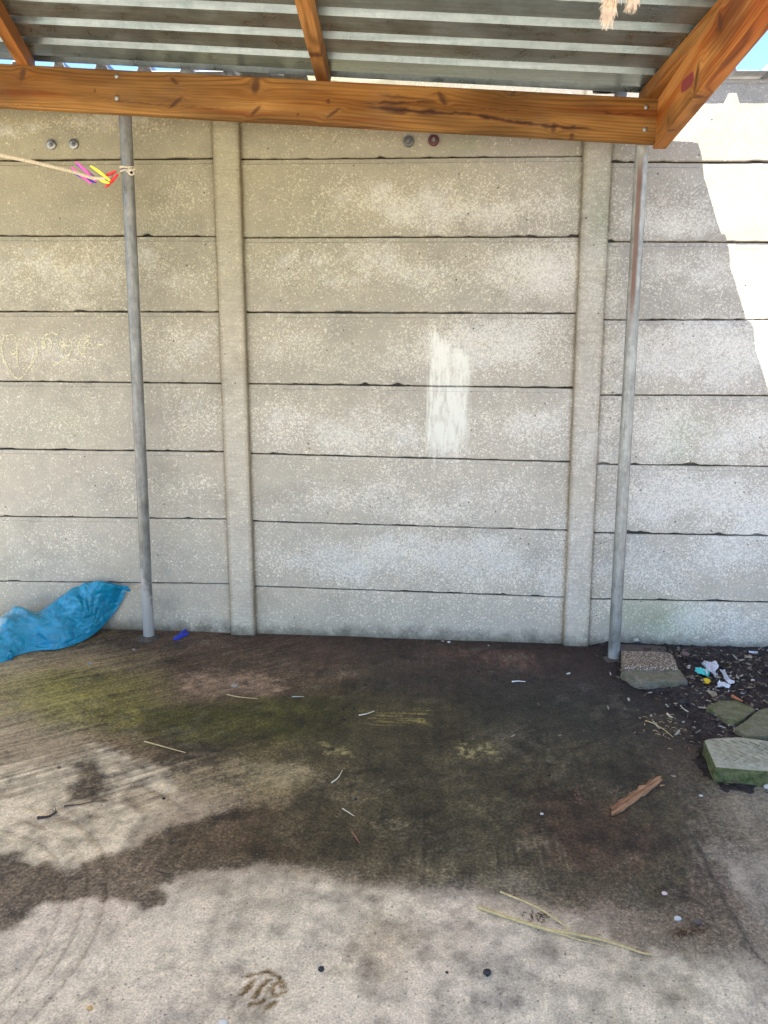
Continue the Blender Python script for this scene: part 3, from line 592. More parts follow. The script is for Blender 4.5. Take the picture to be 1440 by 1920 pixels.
# ------------------------------------------------------------------ SHELTER (lean-to): beam, rafters, sheets, poles
BY = 3.075                                                 # front face of the beam
bl0, bl1 = W(0, 199, BY), W(1228, 268, BY); tl0, tl1 = W(0, 119, BY), W(1228, 184, BY)
SX = ((bl1-bl0)[2]/(bl1-bl0)[0]+(tl1-tl0)[2]/(tl1-tl0)[0])/2; SY = .03   # roof falls to the right and a little to the wall
def ztopbeam(x): return (tl0[2]+tl1[2])/2+SX*(x-(tl0[0]+tl1[0])/2)
BH = float(np.mean([tl0[2]-bl0[2], tl1[2]-bl1[2]]))
shelter = thing('lean_to_shelter', (W(277, 1200)[0]*.97, 3.12, 0), 'lean-to roof of ribbed metal sheets on orange pine timbers and two galvanised poles', 'shelter')
def woodcol(l, v, wq, seed, knots=(), streaks=(), base=(.160, .064, .010), pale=(.32, .165, .045), warp=1):
    """colour of pine at length l, face coordinate v, depth w (metres)"""
    dv = np.zeros_like(l); kd = np.zeros_like(l)
    for (kl, kv, kr, sk) in knots:
        ex = (l-kl)-sk*(v-kv); d = np.sqrt((ex/1.0)**2+((v-kv)/.9)**2); dv += np.exp(-(d/(kr*2.4))**2)*(v-kv)*-1.4; kd = np.maximum(kd, np.exp(-(np.sqrt((ex/kr)**2+((v-kv)/(kr*2.0))**2))**6))
    vv = v+dv+fbm(l*1.3, v*4, wq*3, seed, 3)*.016*warp
    ring = .5+.5*np.sin((vv*430+wq*230+fbm(l*1.2, vv*9, 0, seed+3, 3)*16)); ring = ring**3*(.35+.9*np.clip(.5+1.3*fbm(l*1.1, vv*22, 0, seed+2, 3), 0, 1))
    big = .5+1.3*fbm(l*1.6, vv*11, wq*6, seed+5, 4)
    c = np.array(base)[None]*(1-np.clip(big, 0, 1))[:, None]+np.array(pale)[None]*np.clip(big, 0, 1)[:, None]
    c = c*(1-.42*ring)[:, None]*np.array([1, .96, .88])[None]**ring[:, None]
    c = c*np.clip(.92+1.0*fbm(l*2.2, v*9, 0, seed+17, 5), .45, 1.25)[:, None]
    red = sst(.02, .36, fbm(l*1.1, vv*20, 0, seed+7, 4)); c = c*(1-.75*red[:, None]*np.array([.30, .65, .9]))
    for k in knots: pass
    c = c*(1-.82*np.clip(kd, 0, 1))[:, None]+np.array([.055, .022, .010])*.82*np.clip(kd, 0, 1)[:, None]
    for (pts, wd, amt) in streaks:
        pts = np.array(pts); cv = np.interp(l, pts[:, 0], pts[:, 1]); e = sst(pts[0, 0], pts[0, 0]+.08, l)*(1-sst(pts[-1, 0]-.08, pts[-1, 0], l))
        dd = np.abs(v-cv+fbm(l*30, v*60, 0, seed+11, 3)*.009)/(wd*(.35+.9*np.abs(fbm(l*7, .5, 0, seed+12, 3))*2)+1e-4); mm = np.clip(1.15-dd, 0, 1)*e*amt
        c = c*(1-mm)[:, None]+np.array([.035, .011, .006])*mm[:, None]
    return np.clip(c, .004, .8)
def bar(name, A, B, wdt, hgt, parent, seed, res=.004, up=(0, 0, 1), side=None, wob=.0012, label=None, mat=None, **kw):
    """timber from A to B (centre of the bottom face); face colours from woodcol; corners eased"""
    A, B = np.array(A, float), np.array(B, float); L = np.linalg.norm(B-A); t = (B-A)/L
    if side is None: side = np.cross(t, up); side /= np.linalg.norm(side)
    side = np.array(side, float); upv = np.cross(side, t); upv = upv/np.linalg.norm(upv)
    if upv[2] < 0: upv = -upv
    r = .003; nl = max(3, int(L/(res*2.2))+1); ls = np.linspace(0, L, nl)
    def seg(a, b): 
        n = max(2, int(abs(b-a)/res)); return np.linspace(a, b, n, endpoint=False)
    per = []   # (s,h) section, s across, h up
    hw = wdt/2
    for s in seg(-hw+r, hw-r): per.append((s, 0))
    per += [(hw-r, 0), (hw-r*.3, r*.3)]
    for h in seg(r, hgt-r): per.append((hw, h))
    per += [(hw, hgt-r), (hw-r*.3, hgt-r*.3)]
    for s in seg(hw-r, -hw+r): per.append((s, hgt))
    per += [(-hw+r, hgt), (-hw+r*.3, hgt-r*.3)]
    for h in seg(hgt-r, r): per.append((-hw, h))
    per += [(-hw, r), (-hw+r*.3, r*.3)]
    per = np.array(per); m = len(per)
    LL = np.repeat(ls, m); S = np.tile(per[:, 0], nl); Hh = np.tile(per[:, 1], nl)
    V = A[None]+LL[:, None]*t+S[:, None]*side+Hh[:, None]*upv; V += (fbm(LL*3, S*10, Hh*10, seed, 3)*wob)[:, None]*side+(fbm(LL*2.5, S*10, Hh*10, seed+4, 3)*wob)[:, None]*upv
    Fc = [(i*m+k, i*m+(k+1) % m, (i+1)*m+(k+1) % m, (i+1)*m+k) for i in range(nl-1) for k in range(m)]+[tuple(range(m)), tuple((nl-1)*m+k for k in range(m))]
    # the growth rings curve round a far-off heart: top/bottom faces see them through s, sides through h
    onside = (np.abs(S) > hw-.0005); vcoord = np.where(onside, Hh, Hh+np.abs(S-hw)*.8); c = woodcol(LL, vcoord, np.where(onside, 0, S), seed, **kw)
    loc = np.c_[LL, S, Hh]
    return mesh(name, V, Fc, mat or MAT_WOOD, parent, attrs={'wood': ('FLOAT_COLOR', c), 'bar': ('FLOAT_VECTOR', loc)}, label=label)
bx0 = float(bl0[0])-1.2; bx1 = float(bl1[0]); BW = .038
def beam_l(px, py): p = W(px, py, BY); return float(p[0]-bx0), float(p[2]-(ztopbeam(p[0])-BH))
kn = []
for (px, py, r, s) in [(40,140,.012,.25),(325,152,.007,-.9),(330,192,.011,1.1),(478,160,.016,.1),(480,208,.010,.9),(178,170,.004,0),(615,190,.005,0),(626,212,.010,1.2),(828,185,.012,-.6),(965,165,.014,.4),(1040,240,.009,0),(1075,255,.006,0),(560,215,.003,0)]:
    l, v = beam_l(px, py); kn.append((l, v, r, s))
st = [([beam_l(675,198), beam_l(740,206), beam_l(820,211), beam_l(880,213), beam_l(960,228), beam_l(1040,236), beam_l(1130,243)], .0125, .98), ([beam_l(660,195), beam_l(720,193), beam_l(790,192), beam_l(830,190)], .006, .9), ([beam_l(1100,208), beam_l(1160,212), beam_l(1225,218)], .006, .8), ([beam_l(690,178), beam_l(760,183), beam_l(820,186)], .006, .6), ([beam_l(-40,168), beam_l(60,172), beam_l(150,176)], .004, .4), ([beam_l(-60,196), beam_l(60,196), beam_l(120,198)], .002, .4), ([beam_l(850,204), beam_l(920,206), beam_l(1000,212)], .002, .7), ([beam_l(130,178), beam_l(250,192), beam_l(350,200), beam_l(470,205)], .004, .6)]
bar('front_beam', (bx0, BY+BW/2, ztopbeam(bx0)-BH), (bx1, BY+BW/2, ztopbeam(bx1)-BH), BW, BH, shelter, 21, res=.003, knots=kn, streaks=st, label='long orange pine beam with knots and dark resin streaks')
beam = [o for o in shelter.children if o.name.startswith('front_beam')][0]
for (px, py) in [(219,143),(219,184),(1212,201),(1209,243)]:
    c = W(px, py, BY); V, Fc = [], []; n = 16; rs = [(0.0001, -.0055), (.005, -.005), (.0085, -.003), (.0095, 0), (.0095, .001)]
    for rr, y in rs:
        for k in range(n): a = 2*math.pi*k/n; V.append((c[0]+rr*math.cos(a)*.9, c[1]+y, c[2]+rr*math.sin(a)))
    for i in range(len(rs)-1):
        for k in range(n): Fc.append((i*n+k, i*n+(k+1) % n, (i+1)*n+(k+1) % n, (i+1)*n+k))
    mesh('bolt', V, Fc, MAT_BOLT, beam, smooth=True)
# roof plane (underside of the rafters) : z = ztopbeam(x) + SY*(BY-y)
RH = .058
def roofz(x, y, h=0): return ztopbeam(x)+SY*(BY-y)+h
def hitroof(px, py, h=0):
    n = np.array([-SX, SY, 1.]); c = (ztopbeam(0)+SY*BY+h); return plane_hit(px, py, n, c)
def rafter(pa, pb, wdt, hgt, drop, y0, y1, seed, name='rafter', label=None, **kw):
    """runs under the sheet along the line through two measured roof points (bottom-left edge)"""
    a, b = hitroof(*pa, -drop), hitroof(*pb, -drop); t = (b-a)/(b-a)[1]; A = a+t*(y0-a[1]); B = a+t*(y1-a[1]); s = np.array([wdt/2, 0, SX*wdt/2])
    return bar(name, A+s, B+s, wdt, hgt, shelter, seed, label=label, side=(1/math.hypot(1, SX), 0, SX/math.hypot(1, SX)), **kw)
rafter((592,151),(551,0), .045, RH, 0, 3.19, -.3, 31, base=(.28, .12, .03), pale=(.38, .20, .07), label='short middle rafter between beam and metal sheets', knots=((.35, .02, .02, 0),))
rafter((30,118),(0,70), .045, RH, 0, 3.19, -.3, 41, base=(.28, .11, .025), pale=(.36, .18, .06))
rafter((1213,183),(1345,36), .045, RH, 0, 3.19, -.3, 51, base=(.22, .085, .015), pale=(.30, .15, .045))
eh = .165
ex = bx1+.0255
def edge_rafter():
    kn = ((.55, .05, .02, .3), (.75, .12, .016, -.5), (.22, .03, .01, 0)); A = np.array([ex, 3.105, ztopbeam(ex)-eh+.004]); B = A+np.array([-.045, -1, SY])*3.4
    return bar('edge_rafter', A, B, .048, eh, shelter, 61, res=.004, side=(1, 0, 0), knots=kn, base=(.30, .105, .018), pale=(.40, .18, .05), label='deep outer rafter with a dark red stamp, at the open right end')
er = edge_rafter()
# red timber stamp on the inner face of the outer rafter
def on_edge(px, py, off):      # inner face plane x = ex-.024 -.045*(3.105-y)
    n = np.array([1, -.045, 0.]); return plane_hit(px, py, n, ex-.024-.045*3.105-off)
sm = [on_edge(*p, .0016) for p in [(1277,163),(1279,152),(1290,142),(1300,133),(1301,150),(1297,160),(1285,171),(1277,174)]]
mesh('stamp', sm, [list(range(8))], plain('red_stamp_ink', (.20, .03, .03), .8, var=.4, scale=90), er, label='faded dark red stamp')
# IBR-profile sheet: ribs run along X (down the fall to the right)
PITCH_R, RIB = .1715, .037
def ibr(u):     # height of profile at u, pans at 0
    t = np.mod(u, PITCH_R); return RIB*np.clip(np.minimum(t/.018, (.060-t)/.018), 0, 1)*(t < .060)
def sheet(name, x0, x1, ya, yb, mat, zoff, phase, parent, label=None, thick=.0009, seed=5):
    kn = []; y = yb
    k0 = math.floor((ya-phase)/PITCH_R)-1
    for k in range(k0, k0+60):
        for e in (0, .018, .042, .060, .09, .13): kn.append(phase+k*PITCH_R+e)
    ys = np.array([ya]+[q for q in kn if ya < q < yb]+[yb]); xs = np.r_[np.arange(x0, x1, .12), x1]
    X, Y = np.meshgrid(xs, ys, indexing='ij'); x, y = X.ravel(), Y.ravel()
    z = roofz(x, y, RH+zoff)+ibr(y-phase)+fbm(x*1.3, y*2, 0, seed, 2)*.002
    V = np.r_[np.c_[x, y, z], np.c_[x, y, z+thick]]; n = len(x); Fc = gridfaces(len(xs), len(ys))+gridfaces(len(xs), len(ys), n, True)
    nu, nv = len(xs), len(ys)
    for i in range(nu-1): Fc.append((i*nv, (i+1)*nv, n+(i+1)*nv, n+i*nv)); Fc.append((i*nv+nv-1, (i+1)*nv+nv-1, n+(i+1)*nv+nv-1, n+i*nv+nv-1))
    for j in range(nv-1): Fc.append((j, j+1, n+j+1, n+j)); o = (nu-1)*nv; Fc.append((o+j, o+j+1, n+o+j+1, n+o+j))
    return mesh(name, V, Fc, mat, parent, label=label)
YB = 3.204; YS = float(hitroof(1280, 8, RH)[1]); PH = 3.141-PITCH_R*20
XE = float(W(1297, 232)[0])-.045
sheet('roof_sheet', -3.0, XE, YS, YB, MAT_SHEET, 0, PH, shelter, label='ribbed galvanised roof sheet above the beam')
m = M('cream_translucent_sheet', .5, spec=.3); tr = m.n('BsdfTranslucent'); tr.inputs[0].default_value = (.80, .77, .68, 1); mx = m.n('MixShader'); mx.inputs[0].default_value = .42
m.color((.75, .72, .62)); m.l(m.b.outputs[0], mx.inputs[1]); m.l(tr.outputs[0], mx.inputs[2]); m.l(mx.outputs[0], m.t.nodes['Material Output'].inputs[0]); MAT_CLEAR = m.m
sheet('translucent_sheet', -3.0, XE, -.35, YS+.05, MAT_CLEAR, .0025, PH, shelter, label='cream translucent sheet lapped under the metal ones')
# poles
def pole(top, bot, mat, lab=None):
    b = G(*bot); rr = .0242; b = b+np.array([0, .0, 0]); a = W(*top, float(b[1])) if False else None
    Yp = BY+BW+rr+.001
    a = W(top[0], top[1], Yp); A = np.array([a[0], Yp, a[2]+.10]); B = np.array([b[0], b[1]+rr*.6, b[2]-.05]); n = 32; nz = 60; V = []; at = []
    t0 = (A-B)
    for i in range(nz+1):
        c = B+t0*(i/nz); z = i/nz; rz = rr*(1+.03*math.sin(z*9)*0); 
        for k in range(n):
            a_ = 2*math.pi*k/n; V.append((c[0]+rz*math.cos(a_), c[1]+rz*math.sin(a_), c[2])); at.append((k/n, z, 0))
    Fc = [(i*n+k, i*n+(k+1) % n, (i+1)*n+(k+1) % n, (i+1)*n+k) for i in range(nz) for k in range(n)]+[tuple(range(n)), tuple(nz*n+k for k in range(n))]
    return mesh('pole', V, Fc, mat, shelter, smooth=True, attrs={'pl': ('FLOAT_VECTOR', at)}, label=lab), A, B
pl1, A1, B1 = pole((235, 212), (277, 1199), MAT_POLE, 'galvanised pole with rope tied round it near the top'); pl2, A2, B2 = pole((1203, 270), (1152, 1241), MAT_POLE_R, 'galvanised pole with a rust streak, at the open right end')
for B in (B1, B2):   # cement collar where the pole enters the floor
    bm = []; n = 24; V, Fc = [], []
    for i, (r, z) in enumerate([(.060, -.004), (.045, .003), (.034, .010), (.026, .016)]):
        for k in range(n): a = 2*math.pi*k/n; q = r*(1+.18*float(vn(math.cos(a)*2, math.sin(a)*2, i, 3))); V.append((B[0]+q*math.cos(a), B[1]+q*math.sin(a), float(gz(B[0], B[1]))+z))
    for i in range(3):
        for k in range(n): Fc.append((i*n+k, i*n+(k+1) % n, (i+1)*n+(k+1) % n, (i+1)*n+k))
    mesh('cement_collar', V, Fc, plain('dark_cement', (.07, .058, .045), .9, var=.4, scale=80, bump=.6, bd=.003), shelter, smooth=True)
# ------------------------------------------------------------------ neighbour's sheet resting on the wall top, ribs pointing at us
def nibr(u):
    t = np.mod(u, PITCH_R); return .037*np.clip(np.minimum(t/.015, (.060-t)/.015), 0, 1)*(t < .060)
def neighbour(x0, x1, lab):
    PHX = float(W(190, 120, D-.05)[0])-.030; xs = []
    for k in range(-24, 34):
        for e in (0, .015, .045, .060, .11): xs.append(PHX+k*PITCH_R+e)
    xs = np.array(sorted([q for q in xs if x0 < q < x1]+[x0, x1])); ys = np.array([D-.052, D+.1, D+1.0, D+2.4]); X, Y = np.meshgrid(xs, ys, indexing='ij'); x, y = X.ravel(), Y.ravel()
    z = wtop(x)+.006+nibr(x-PHX)-(y-D)*.02; n = len(x); V = np.r_[np.c_[x, y, z], np.c_[x, y, z+.004]]; nu, nv = len(xs), len(ys)
    Fc = gridfaces(nu, nv)+gridfaces(nu, nv, n, True); Fc += [(i*nv, (i+1)*nv, n+(i+1)*nv, n+i*nv) for i in range(nu-1)]
    o = mesh('neighbour_roof', V, Fc, MAT_SHEET2); tag(o, lab, 'roof')
neighbour(-4.0, float(W(575, 130)[0]), 'grey ribbed roofing sheet lapping over the wall top above the left half of the beam, sky between its rib ends')
neighbour(float(W(1262, 130)[0]), 4.0, 'grey ribbed roofing sheet lapping over the sunlit wall top at the upper right corner')
# ------------------------------------------------------------------ washing line and pegs
def line_pt(px, py, f): return W(px, py, f)
ks = W(238, 321, B1[1])
Yk = float((B1+(A1-B1)*((ks[2]-B1[2])/(A1-B1)[2]))[1])-.03
MAT_ROPE = plain('old_cotton_rope', (.58, .51, .38), .9, .1, .35, 220, .8, .002)
rp = [(-260,238,2.45),(-100,268,2.62),(0,291,2.75),(50,301,2.82),(100,313,2.89),(140,323,2.95),(172,333,3.0),(200,334,3.02),(225,325,Yk-.012)]
rl = thing('washing_line', W(0, 291, 2.75), 'pale cotton cord coming in from the left edge and tied round the left pole', 'washing line')
P = spline([W(a, b, y) for a, b, y in rp], 10); tube('cord', P, [.0068-.0012*i/len(P) for i in range(len(P))], MAT_ROPE, rl, 8)
pc = B1+(A1-B1)*((ks[2]-B1[2])/(A1-B1)[2])
V, Fc = [], []
for dz, tilt, ph in ((.008, .006, 0), (-.001, -.007, 1), (-.011, .004, 2)):
    ring = [(pc[0]+.0275*math.cos(a), pc[1]+.0275*math.sin(a), ks[2]+dz+tilt*math.sin(a+ph)) for a in np.linspace(0, 2*math.pi, 26)]
    v, f = tube_data(ring, .0036, 8, True, len(V)); V += v; Fc += f
mesh('wrapping', V, Fc, MAT_ROPE, rl, smooth=True)
kp = W(246, 323, Yk-.006); V, Fc = [], []
kk = spline([kp+np.array(q) for q in [(-.02, .01, .004), (-.006, -.004, .008), (.006, -.006, .004), (.010, -.002, -.006), (.0, -.008, -.009), (-.008, -.004, -.002), (.004, -.010, .005), (.016, .002, .012)]], 6); tube('knot', kk, .0042, MAT_ROPE, rl, 8)
bk = W(246.5, 323.5, Yk-.016); v, f = tube_data([bk+np.array([0, 0, 0]), bk+np.array([.002, -.006, -.002])], [.0055, .0045], 10); mesh('rope_end', v, f, plain('charred_cord_end', (.012, .01, .01), .9), rl, smooth=True, label='black cut end of the cord')
def peg(arms, Y, mat, lab, springpx, on_ground=False):
    """clothes peg from its two arms' measured ends"""
    toP = (lambda p, k: G(p[0], p[1], .006+.007*k)) if on_ground else (lambda p, k: W(p[0], p[1], Y+k*.006))
    c = toP(springpx, .5); t = thing('clothes_peg', c, lab, 'clothes peg', 'plastic clothes pegs')
    for i, (a, b) in enumerate(arms):
        a, b = toP(a, i), toP(b, i); d = b-a; L = np.linalg.norm(d); d /= L; vw = np.array([0, 1., 0]) if not on_ground else np.array([0, 0, 1.]); s = np.cross(d, vw); s /= np.linalg.norm(s); V, Fc = [], []; ns = 9
        for q in range(ns):
            f = q/(ns-1); hw = .0044*(1.0-.30*abs(f-.5)*2)*(.75 if q in (0, ns-1) else 1.15 if 2 <= q <= 4 else 1); th = .0048 if 0 < q < ns-1 else .0036; bend = .0016*math.sin(f*math.pi)*(1 if i == 0 else -1)
            cc = a+d*L*f+s*bend
            V += [cc-s*hw-vw*th, cc+s*hw-vw*th, cc+s*hw+vw*th, cc-s*hw+vw*th]
            if q: Fc += [((q-1)*4+k, (q-1)*4+(k+1) % 4, q*4+(k+1) % 4, q*4+k) for k in range(4)]
        Fc += [(0, 1, 2, 3), ((ns-1)*4, (ns-1)*4+1, (ns-1)*4+2, (ns-1)*4+3)]; mesh('arm', V, Fc, mat, t)
    off = np.array([0, -.0058, 0]) if not on_ground else np.array([0, 0, .0058]); ring = [c+off+np.array([.0040*math.cos(q), 0 if not on_ground else .0040*math.sin(q), .0040*math.sin(q) if not on_ground else 0]) for q in np.linspace(0, 5.6, 16)]
    tube('spring', ring, .0008, MAT_BOLT, t, 6)
def pl_(n, c): return plain(n, c, .4, .5, .10, 40, .05)
def c8(x, y): return (100+x/8, 270+y/8)
peg([(c8(350,310), c8(655,530)), (c8(320,445), c8(640,580))], 3.035, pl_('blue_peg_plastic', (.03, .05, .42)), 'dark blue clothes peg clipped on the cord behind the pink one', c8(430,440))
peg([(c8(340,270), c8(640,560)), (c8(275,345), c8(580,600))], 3.01, pl_('pink_peg_plastic', (.75, .07, .40)), 'pink clothes peg clipped on the cord', c8(440,440))
peg([(c8(560,330), c8(855,550)), (c8(685,530), c8(840,585))], 3.01, pl_('yellow_peg_plastic', (.85, .72, .02)), 'yellow clothes peg clipped on the cord', c8(690,470))
peg([(c8(970,450), c8(780,650)), (c8(940,405), c8(690,550))], 3.035, pl_('red_peg_plastic', (.72, .02, .02)), 'red clothes peg on the cord, nearest to the pole', c8(880,500))
peg([((326,1198), (352,1178)), ((328,1199), (353,1187))], 0, pl_('royal_blue_peg_plastic', (.02, .05, .50)), 'blue clothes peg lying on the floor by the foot of the wall', (340,1191), True)
# ------------------------------------------------------------------ blue bag
def bag():
    front = [(-170,1262),(-90,1258),(-30,1250),(10,1240),(35,1228),(70,1220),(110,1217),(150,1204),(180,1186),(200,1166),(222,1140),(243,1110)]
    back = [(-170,1190),(-90,1172),(-30,1164),(0,1158),(25,1146),(55,1145),(75,1146),(110,1121),(140,1103),(165,1095),(195,1090),(243,1104)]
    N, K = 260, 120; ts = np.linspace(0, 1, N)
    zf = [.004]*8+[.02, .05, .10, .165]; Fp = []; Bp = []
    for p, z in zip(front, zf): Fp.append(G(p[0], p[1], z))
    for i, p in enumerate(back):
        w_ = W(p[0], p[1], 3.13+.012*i if i < 9 else 3.235); Bp.append(w_)
    Fs = np.array(spline(Fp, 20)); Bs = np.array(spline(Bp, 20)); idx = np.linspace(0, len(Fs)-1, N)
    Fs = np.array([[np.interp(i, np.arange(len(Fs)), Fs[:, k]) for k in range(3)] for i in idx]); Bs = np.array([[np.interp(i, np.arange(len(Bs)), Bs[:, k]) for k in range(3)] for i in idx])
    V = np.zeros((N, K, 3)); kf = int(K*.78)
    for j in range(K):
        if j < kf:
            f = j/(kf-1); bulge = math.sin(math.pi*f)**.8; P_ = Fs*(1-f)+Bs*f; dn = sst(0, .12, ts)*(1-sst(.72, 1, ts)); P_ = P_+np.outer(bulge*(.035+.05*dn), [0, -.55, .75])
        else:
            f = (j-kf+1)/(K-kf); P_ = Bs.copy(); P_[:, 1] = Bs[:, 1]+.012*math.sin(f*3); ff = f*(1-.93*sst(.62, .80, ts)); P_[:, 2] = Bs[:, 2]*(1-ff)+(gz(Bs[:, 0], Bs[:, 1])+.003)*ff; P_[:, 1] = np.minimum(P_[:, 1], D-.012)
        V[:, j] = P_
    x, y, z = V[..., 0].ravel(), V[..., 1].ravel(), V[..., 2].ravel(); A = np.c_[x, y, z]
    jj = np.tile(np.arange(K), N)/(kf-1); edge = sst(0, .10, jj)*(1-sst(.92, 1.0, jj)); tt = np.repeat(ts, K)
    # creases: ridged planes in several directions
    cr = np.zeros(len(x)); rnd = random.Random(12); s = tt*1.25; q = jj*.34
    for k in range(11):
        a_ = rnd.uniform(0, math.pi); fr = rnd.uniform(2.0, 7.5); ph = rnd.random()*7; u_ = s*math.cos(a_)+q*1.3*math.sin(a_)+vn(s*2.5, q*3, 0, 200+k)*.07
        tri = np.abs(np.mod(u_*fr+ph, 1)-.5)*2; cr += (tri**1.0-.5)*(.060/fr)*np.clip(.4+vn(s*3.5+k, q*5, 0, 230+k), 0, 1)*1.5
    fan = np.abs(np.mod(np.arctan2(q-.02, s-.90)*3.2+vn(s*4, q*4, 0, 8)*.3, 1)-.5); cr += fan*.012*np.exp(-((s-.95)/.28)**2)
    A = A+(cr*edge)[:, None]*np.array([.1, -.6, .75]); A[:, 2] = np.maximum(A[:, 2], gz(A[:, 0], A[:, 1])+.003); A[:, 1] = np.minimum(A[:, 1], D-.01)
    Fc = gridfaces(N, K)
    m = M('blue_polythene', .28, spec=.55); p = m.pos(); f1 = m.noise(p, 24, 4, .6, 1.4); f2 = m.noise(p, 90, 3, .5, 1.0)
    m.color(m.mix(m.rng(f1, .3, .7), (.003, .16, .26), (.006, .25, .385))); wr = m.voro(m.mapv(p, (1, 1, 1.3)), 17, 'DISTANCE_TO_EDGE').outputs['Distance']
    m.bump(m.math('ADD', m.math('MULTIPLY', m.math('MINIMUM', wr, .25), 3.0), m.math('ADD', f1, m.math('MULTIPLY', f2, .4))), .55, .008)
    b = thing('plastic_bag', (float(G(60, 1220)[0]), 3.08, 0), 'crumpled bright blue plastic bag slumped on the floor against the wall', 'plastic bag')
    o = mesh('bag_film', A, Fc, m.m, b, smooth=True)
    # tied lump at the lower left
    V, Fc = [], []; c = G(12, 1228, .02); n = 20
    for i in range(n):
        for k in range(n*2):
            th, ph = math.pi*i/(n-1), 2*math.pi*k/(n*2); d = np.array([math.sin(th)*math.cos(ph), math.sin(th)*math.sin(ph), math.cos(th)]); r = .028*(1+.35*float(vn(d[0]*2.5, d[1]*2.5, d[2]*2.5, 6))+.15*float(vn(d[0]*6, d[1]*6, d[2]*6, 7))); V.append(c+d*r*np.array([1.1, .8, .85]))
    for i in range(n-1):
        for k in range(n*2): Fc.append((i*n*2+k, i*n*2+(k+1) % (n*2), (i+1)*n*2+(k+1) % (n*2), (i+1)*n*2+k))
    mesh('gathered_corner', V, Fc, m.m, b, smooth=True)
bag()
# ------------------------------------------------------------------ slabs and bricks
def c6(x, y): return (960+x/3, 1040+y/3)
def c8b(x, y): return (1130+x*.1389, 1180+y*.1389)
def slabm(name, a, b, moss, agg=False, scale=40):
    m = M(name, .9, spec=.2); p = m.pos(); f = m.noise(p, scale, 5, .7); g = m.noise(p, 200, 3, .7); nz = m.sep(m.n('NewGeometry').outputs['Normal'])
    if agg:
        v = m.voro(p, 150); r = m.sep(v.outputs['Color'])[0]; col = m.mix(m.rng(v.outputs['Distance'], .25, .6), m.ramp(r, [(0, (.30, .20, .12)), (.4, (.50, .40, .28)), (.8, (.62, .55, .45)), (1, (.25, .17, .11))]), (.16, .11, .075)); h = m.math('MULTIPLY', v.outputs['Distance'], -1.5)
    else: col = m.mix(m.rng(f, .3, .7), a, b); h = g
    col = m.mix(m.rng(m.noise(p, 22, 5, .7), .42, .62, 0, moss), col, (.075, .085, .022))
    col = m.mix(1.0, col, m.ramp(g, [(.25, .7), (.75, 1.25)]), 'MULTIPLY'); m.color(col); m.bump(m.math('ADD', h, f), .6, .004); return m
def floorz(x, y): return float(gz(x, y))-.006
def slab(name, pts, h, mat, lab, cat, rough=.002, seed=1, group=None, bev=.004, dropz=floorz):
    poly = [G(px, py, h) for px, py in pts]; o = prism(name, poly, dropz, mat, None, bev, rough, 3, seed); tag(o, lab, cat, group); return o
slab('brick', [(1163,1207),(1247,1211),(1251,1222),(1163,1219)], .022, slabm('brown_clay', (.10, .07, .055), (.16, .12, .10), .3).m, 'flat brown brick lying right against the wall behind the pebbly block', 'brick', .0015, 2)
slab('block', [(1165,1219),(1256,1222),(1263,1228),(1271,1251),(1168,1250)], .050, slabm('pebbly_concrete', 0, 0, .05, True).m, 'buff pebbly concrete block beside the right pole', 'block', .003, 3, bev=.008)
slab('slab', [(1163,1255),(1200,1246),(1266,1247),(1280,1262),(1290,1277),(1240,1278),(1208,1277),(1190,1272),(1178,1264)], .036, slabm('weathered_grey_slab', (.14, .12, .085), (.24, .21, .15), .45).m, 'broken grey slab leaning in front of the pebbly block by the right pole', 'slab', .003, 4, bev=.005)
slab('paver', [(1325,1323),(1350,1313),(1383,1313),(1417,1330),(1403,1340),(1390,1350),(1373,1358)], .034, slabm('mossy_paver', (.12, .115, .06), (.19, .175, .10), .75).m, 'mossy broken paver half lying left of the crack', 'paver', .002, 5, 'broken paver halves')
slab('paver', [(1422,1331),(1470,1318),(1530,1370),(1470,1378),(1400,1381),(1378,1363),(1395,1353),(1408,1343)], .036, slabm('mossy_paver_pale', (.15, .14, .085), (.22, .20, .13), .5).m, 'mossy broken paver half lying right of the crack', 'paver', .002, 6, 'broken paver halves')
def big_paver():
    m = slabm('green_sided_paver', (.30, .285, .20), (.42, .40, .30), .15); col = m.b.inputs['Base Color'].links[0].from_socket; p = m.pos(); N = m.sep(m.n('NewGeometry').outputs['Normal'])
    side = m.rng(N[2], .35, .75, 1, 0); gcol = m.mix(m.rng(m.noise(p, 45, 5, .7), .35, .65), (.05, .062, .018), (.14, .14, .06)); m.color(m.mix(side, col, gcol))
    o = slab('paver', [(1320,1387),(1335,1384),(1390,1382),(1440,1388),(1560,1398),(1600,1460),(1440,1446),(1342,1438)], .052, m.m, 'thick greenish paver with a woven pattern on top, nearest the camera at the right edge', 'paver', .0018, 7, bev=.004)
    # embossed herringbone ridges
    V, Fc = [], []; g0 = G(1345, 1425, .052); ux = (G(1440, 1432, .052)-g0); ux /= np.linalg.norm(ux); uy = (G(1335, 1395, .052)-g0); uy -= ux*(uy@ux); uy /= np.linalg.norm(uy)
    for i in range(7):
        for j in range(4):
            for s in (1, -1):
                c = g0+ux*(.028+i*.030)+uy*(.012+j*.032+(.016 if s < 0 else 0)); d = ux*.011+uy*.011*s; n = np.cross(d, (0, 0, 1)); n = n/np.linalg.norm(n)*.0016; k = len(V)
                V += [c-d-n, c-d+n, c+d+n, c+d-n]; V += [v+np.array([0, 0, .0018]) for v in V[-4:]]
                Fc += [(k+4, k+5, k+6, k+7)]+[(k+q, k+(q+1) % 4, k+4+(q+1) % 4, k+4+q) for q in range(4)]
    mesh('emboss', V, Fc, m.m, o)
big_paver()
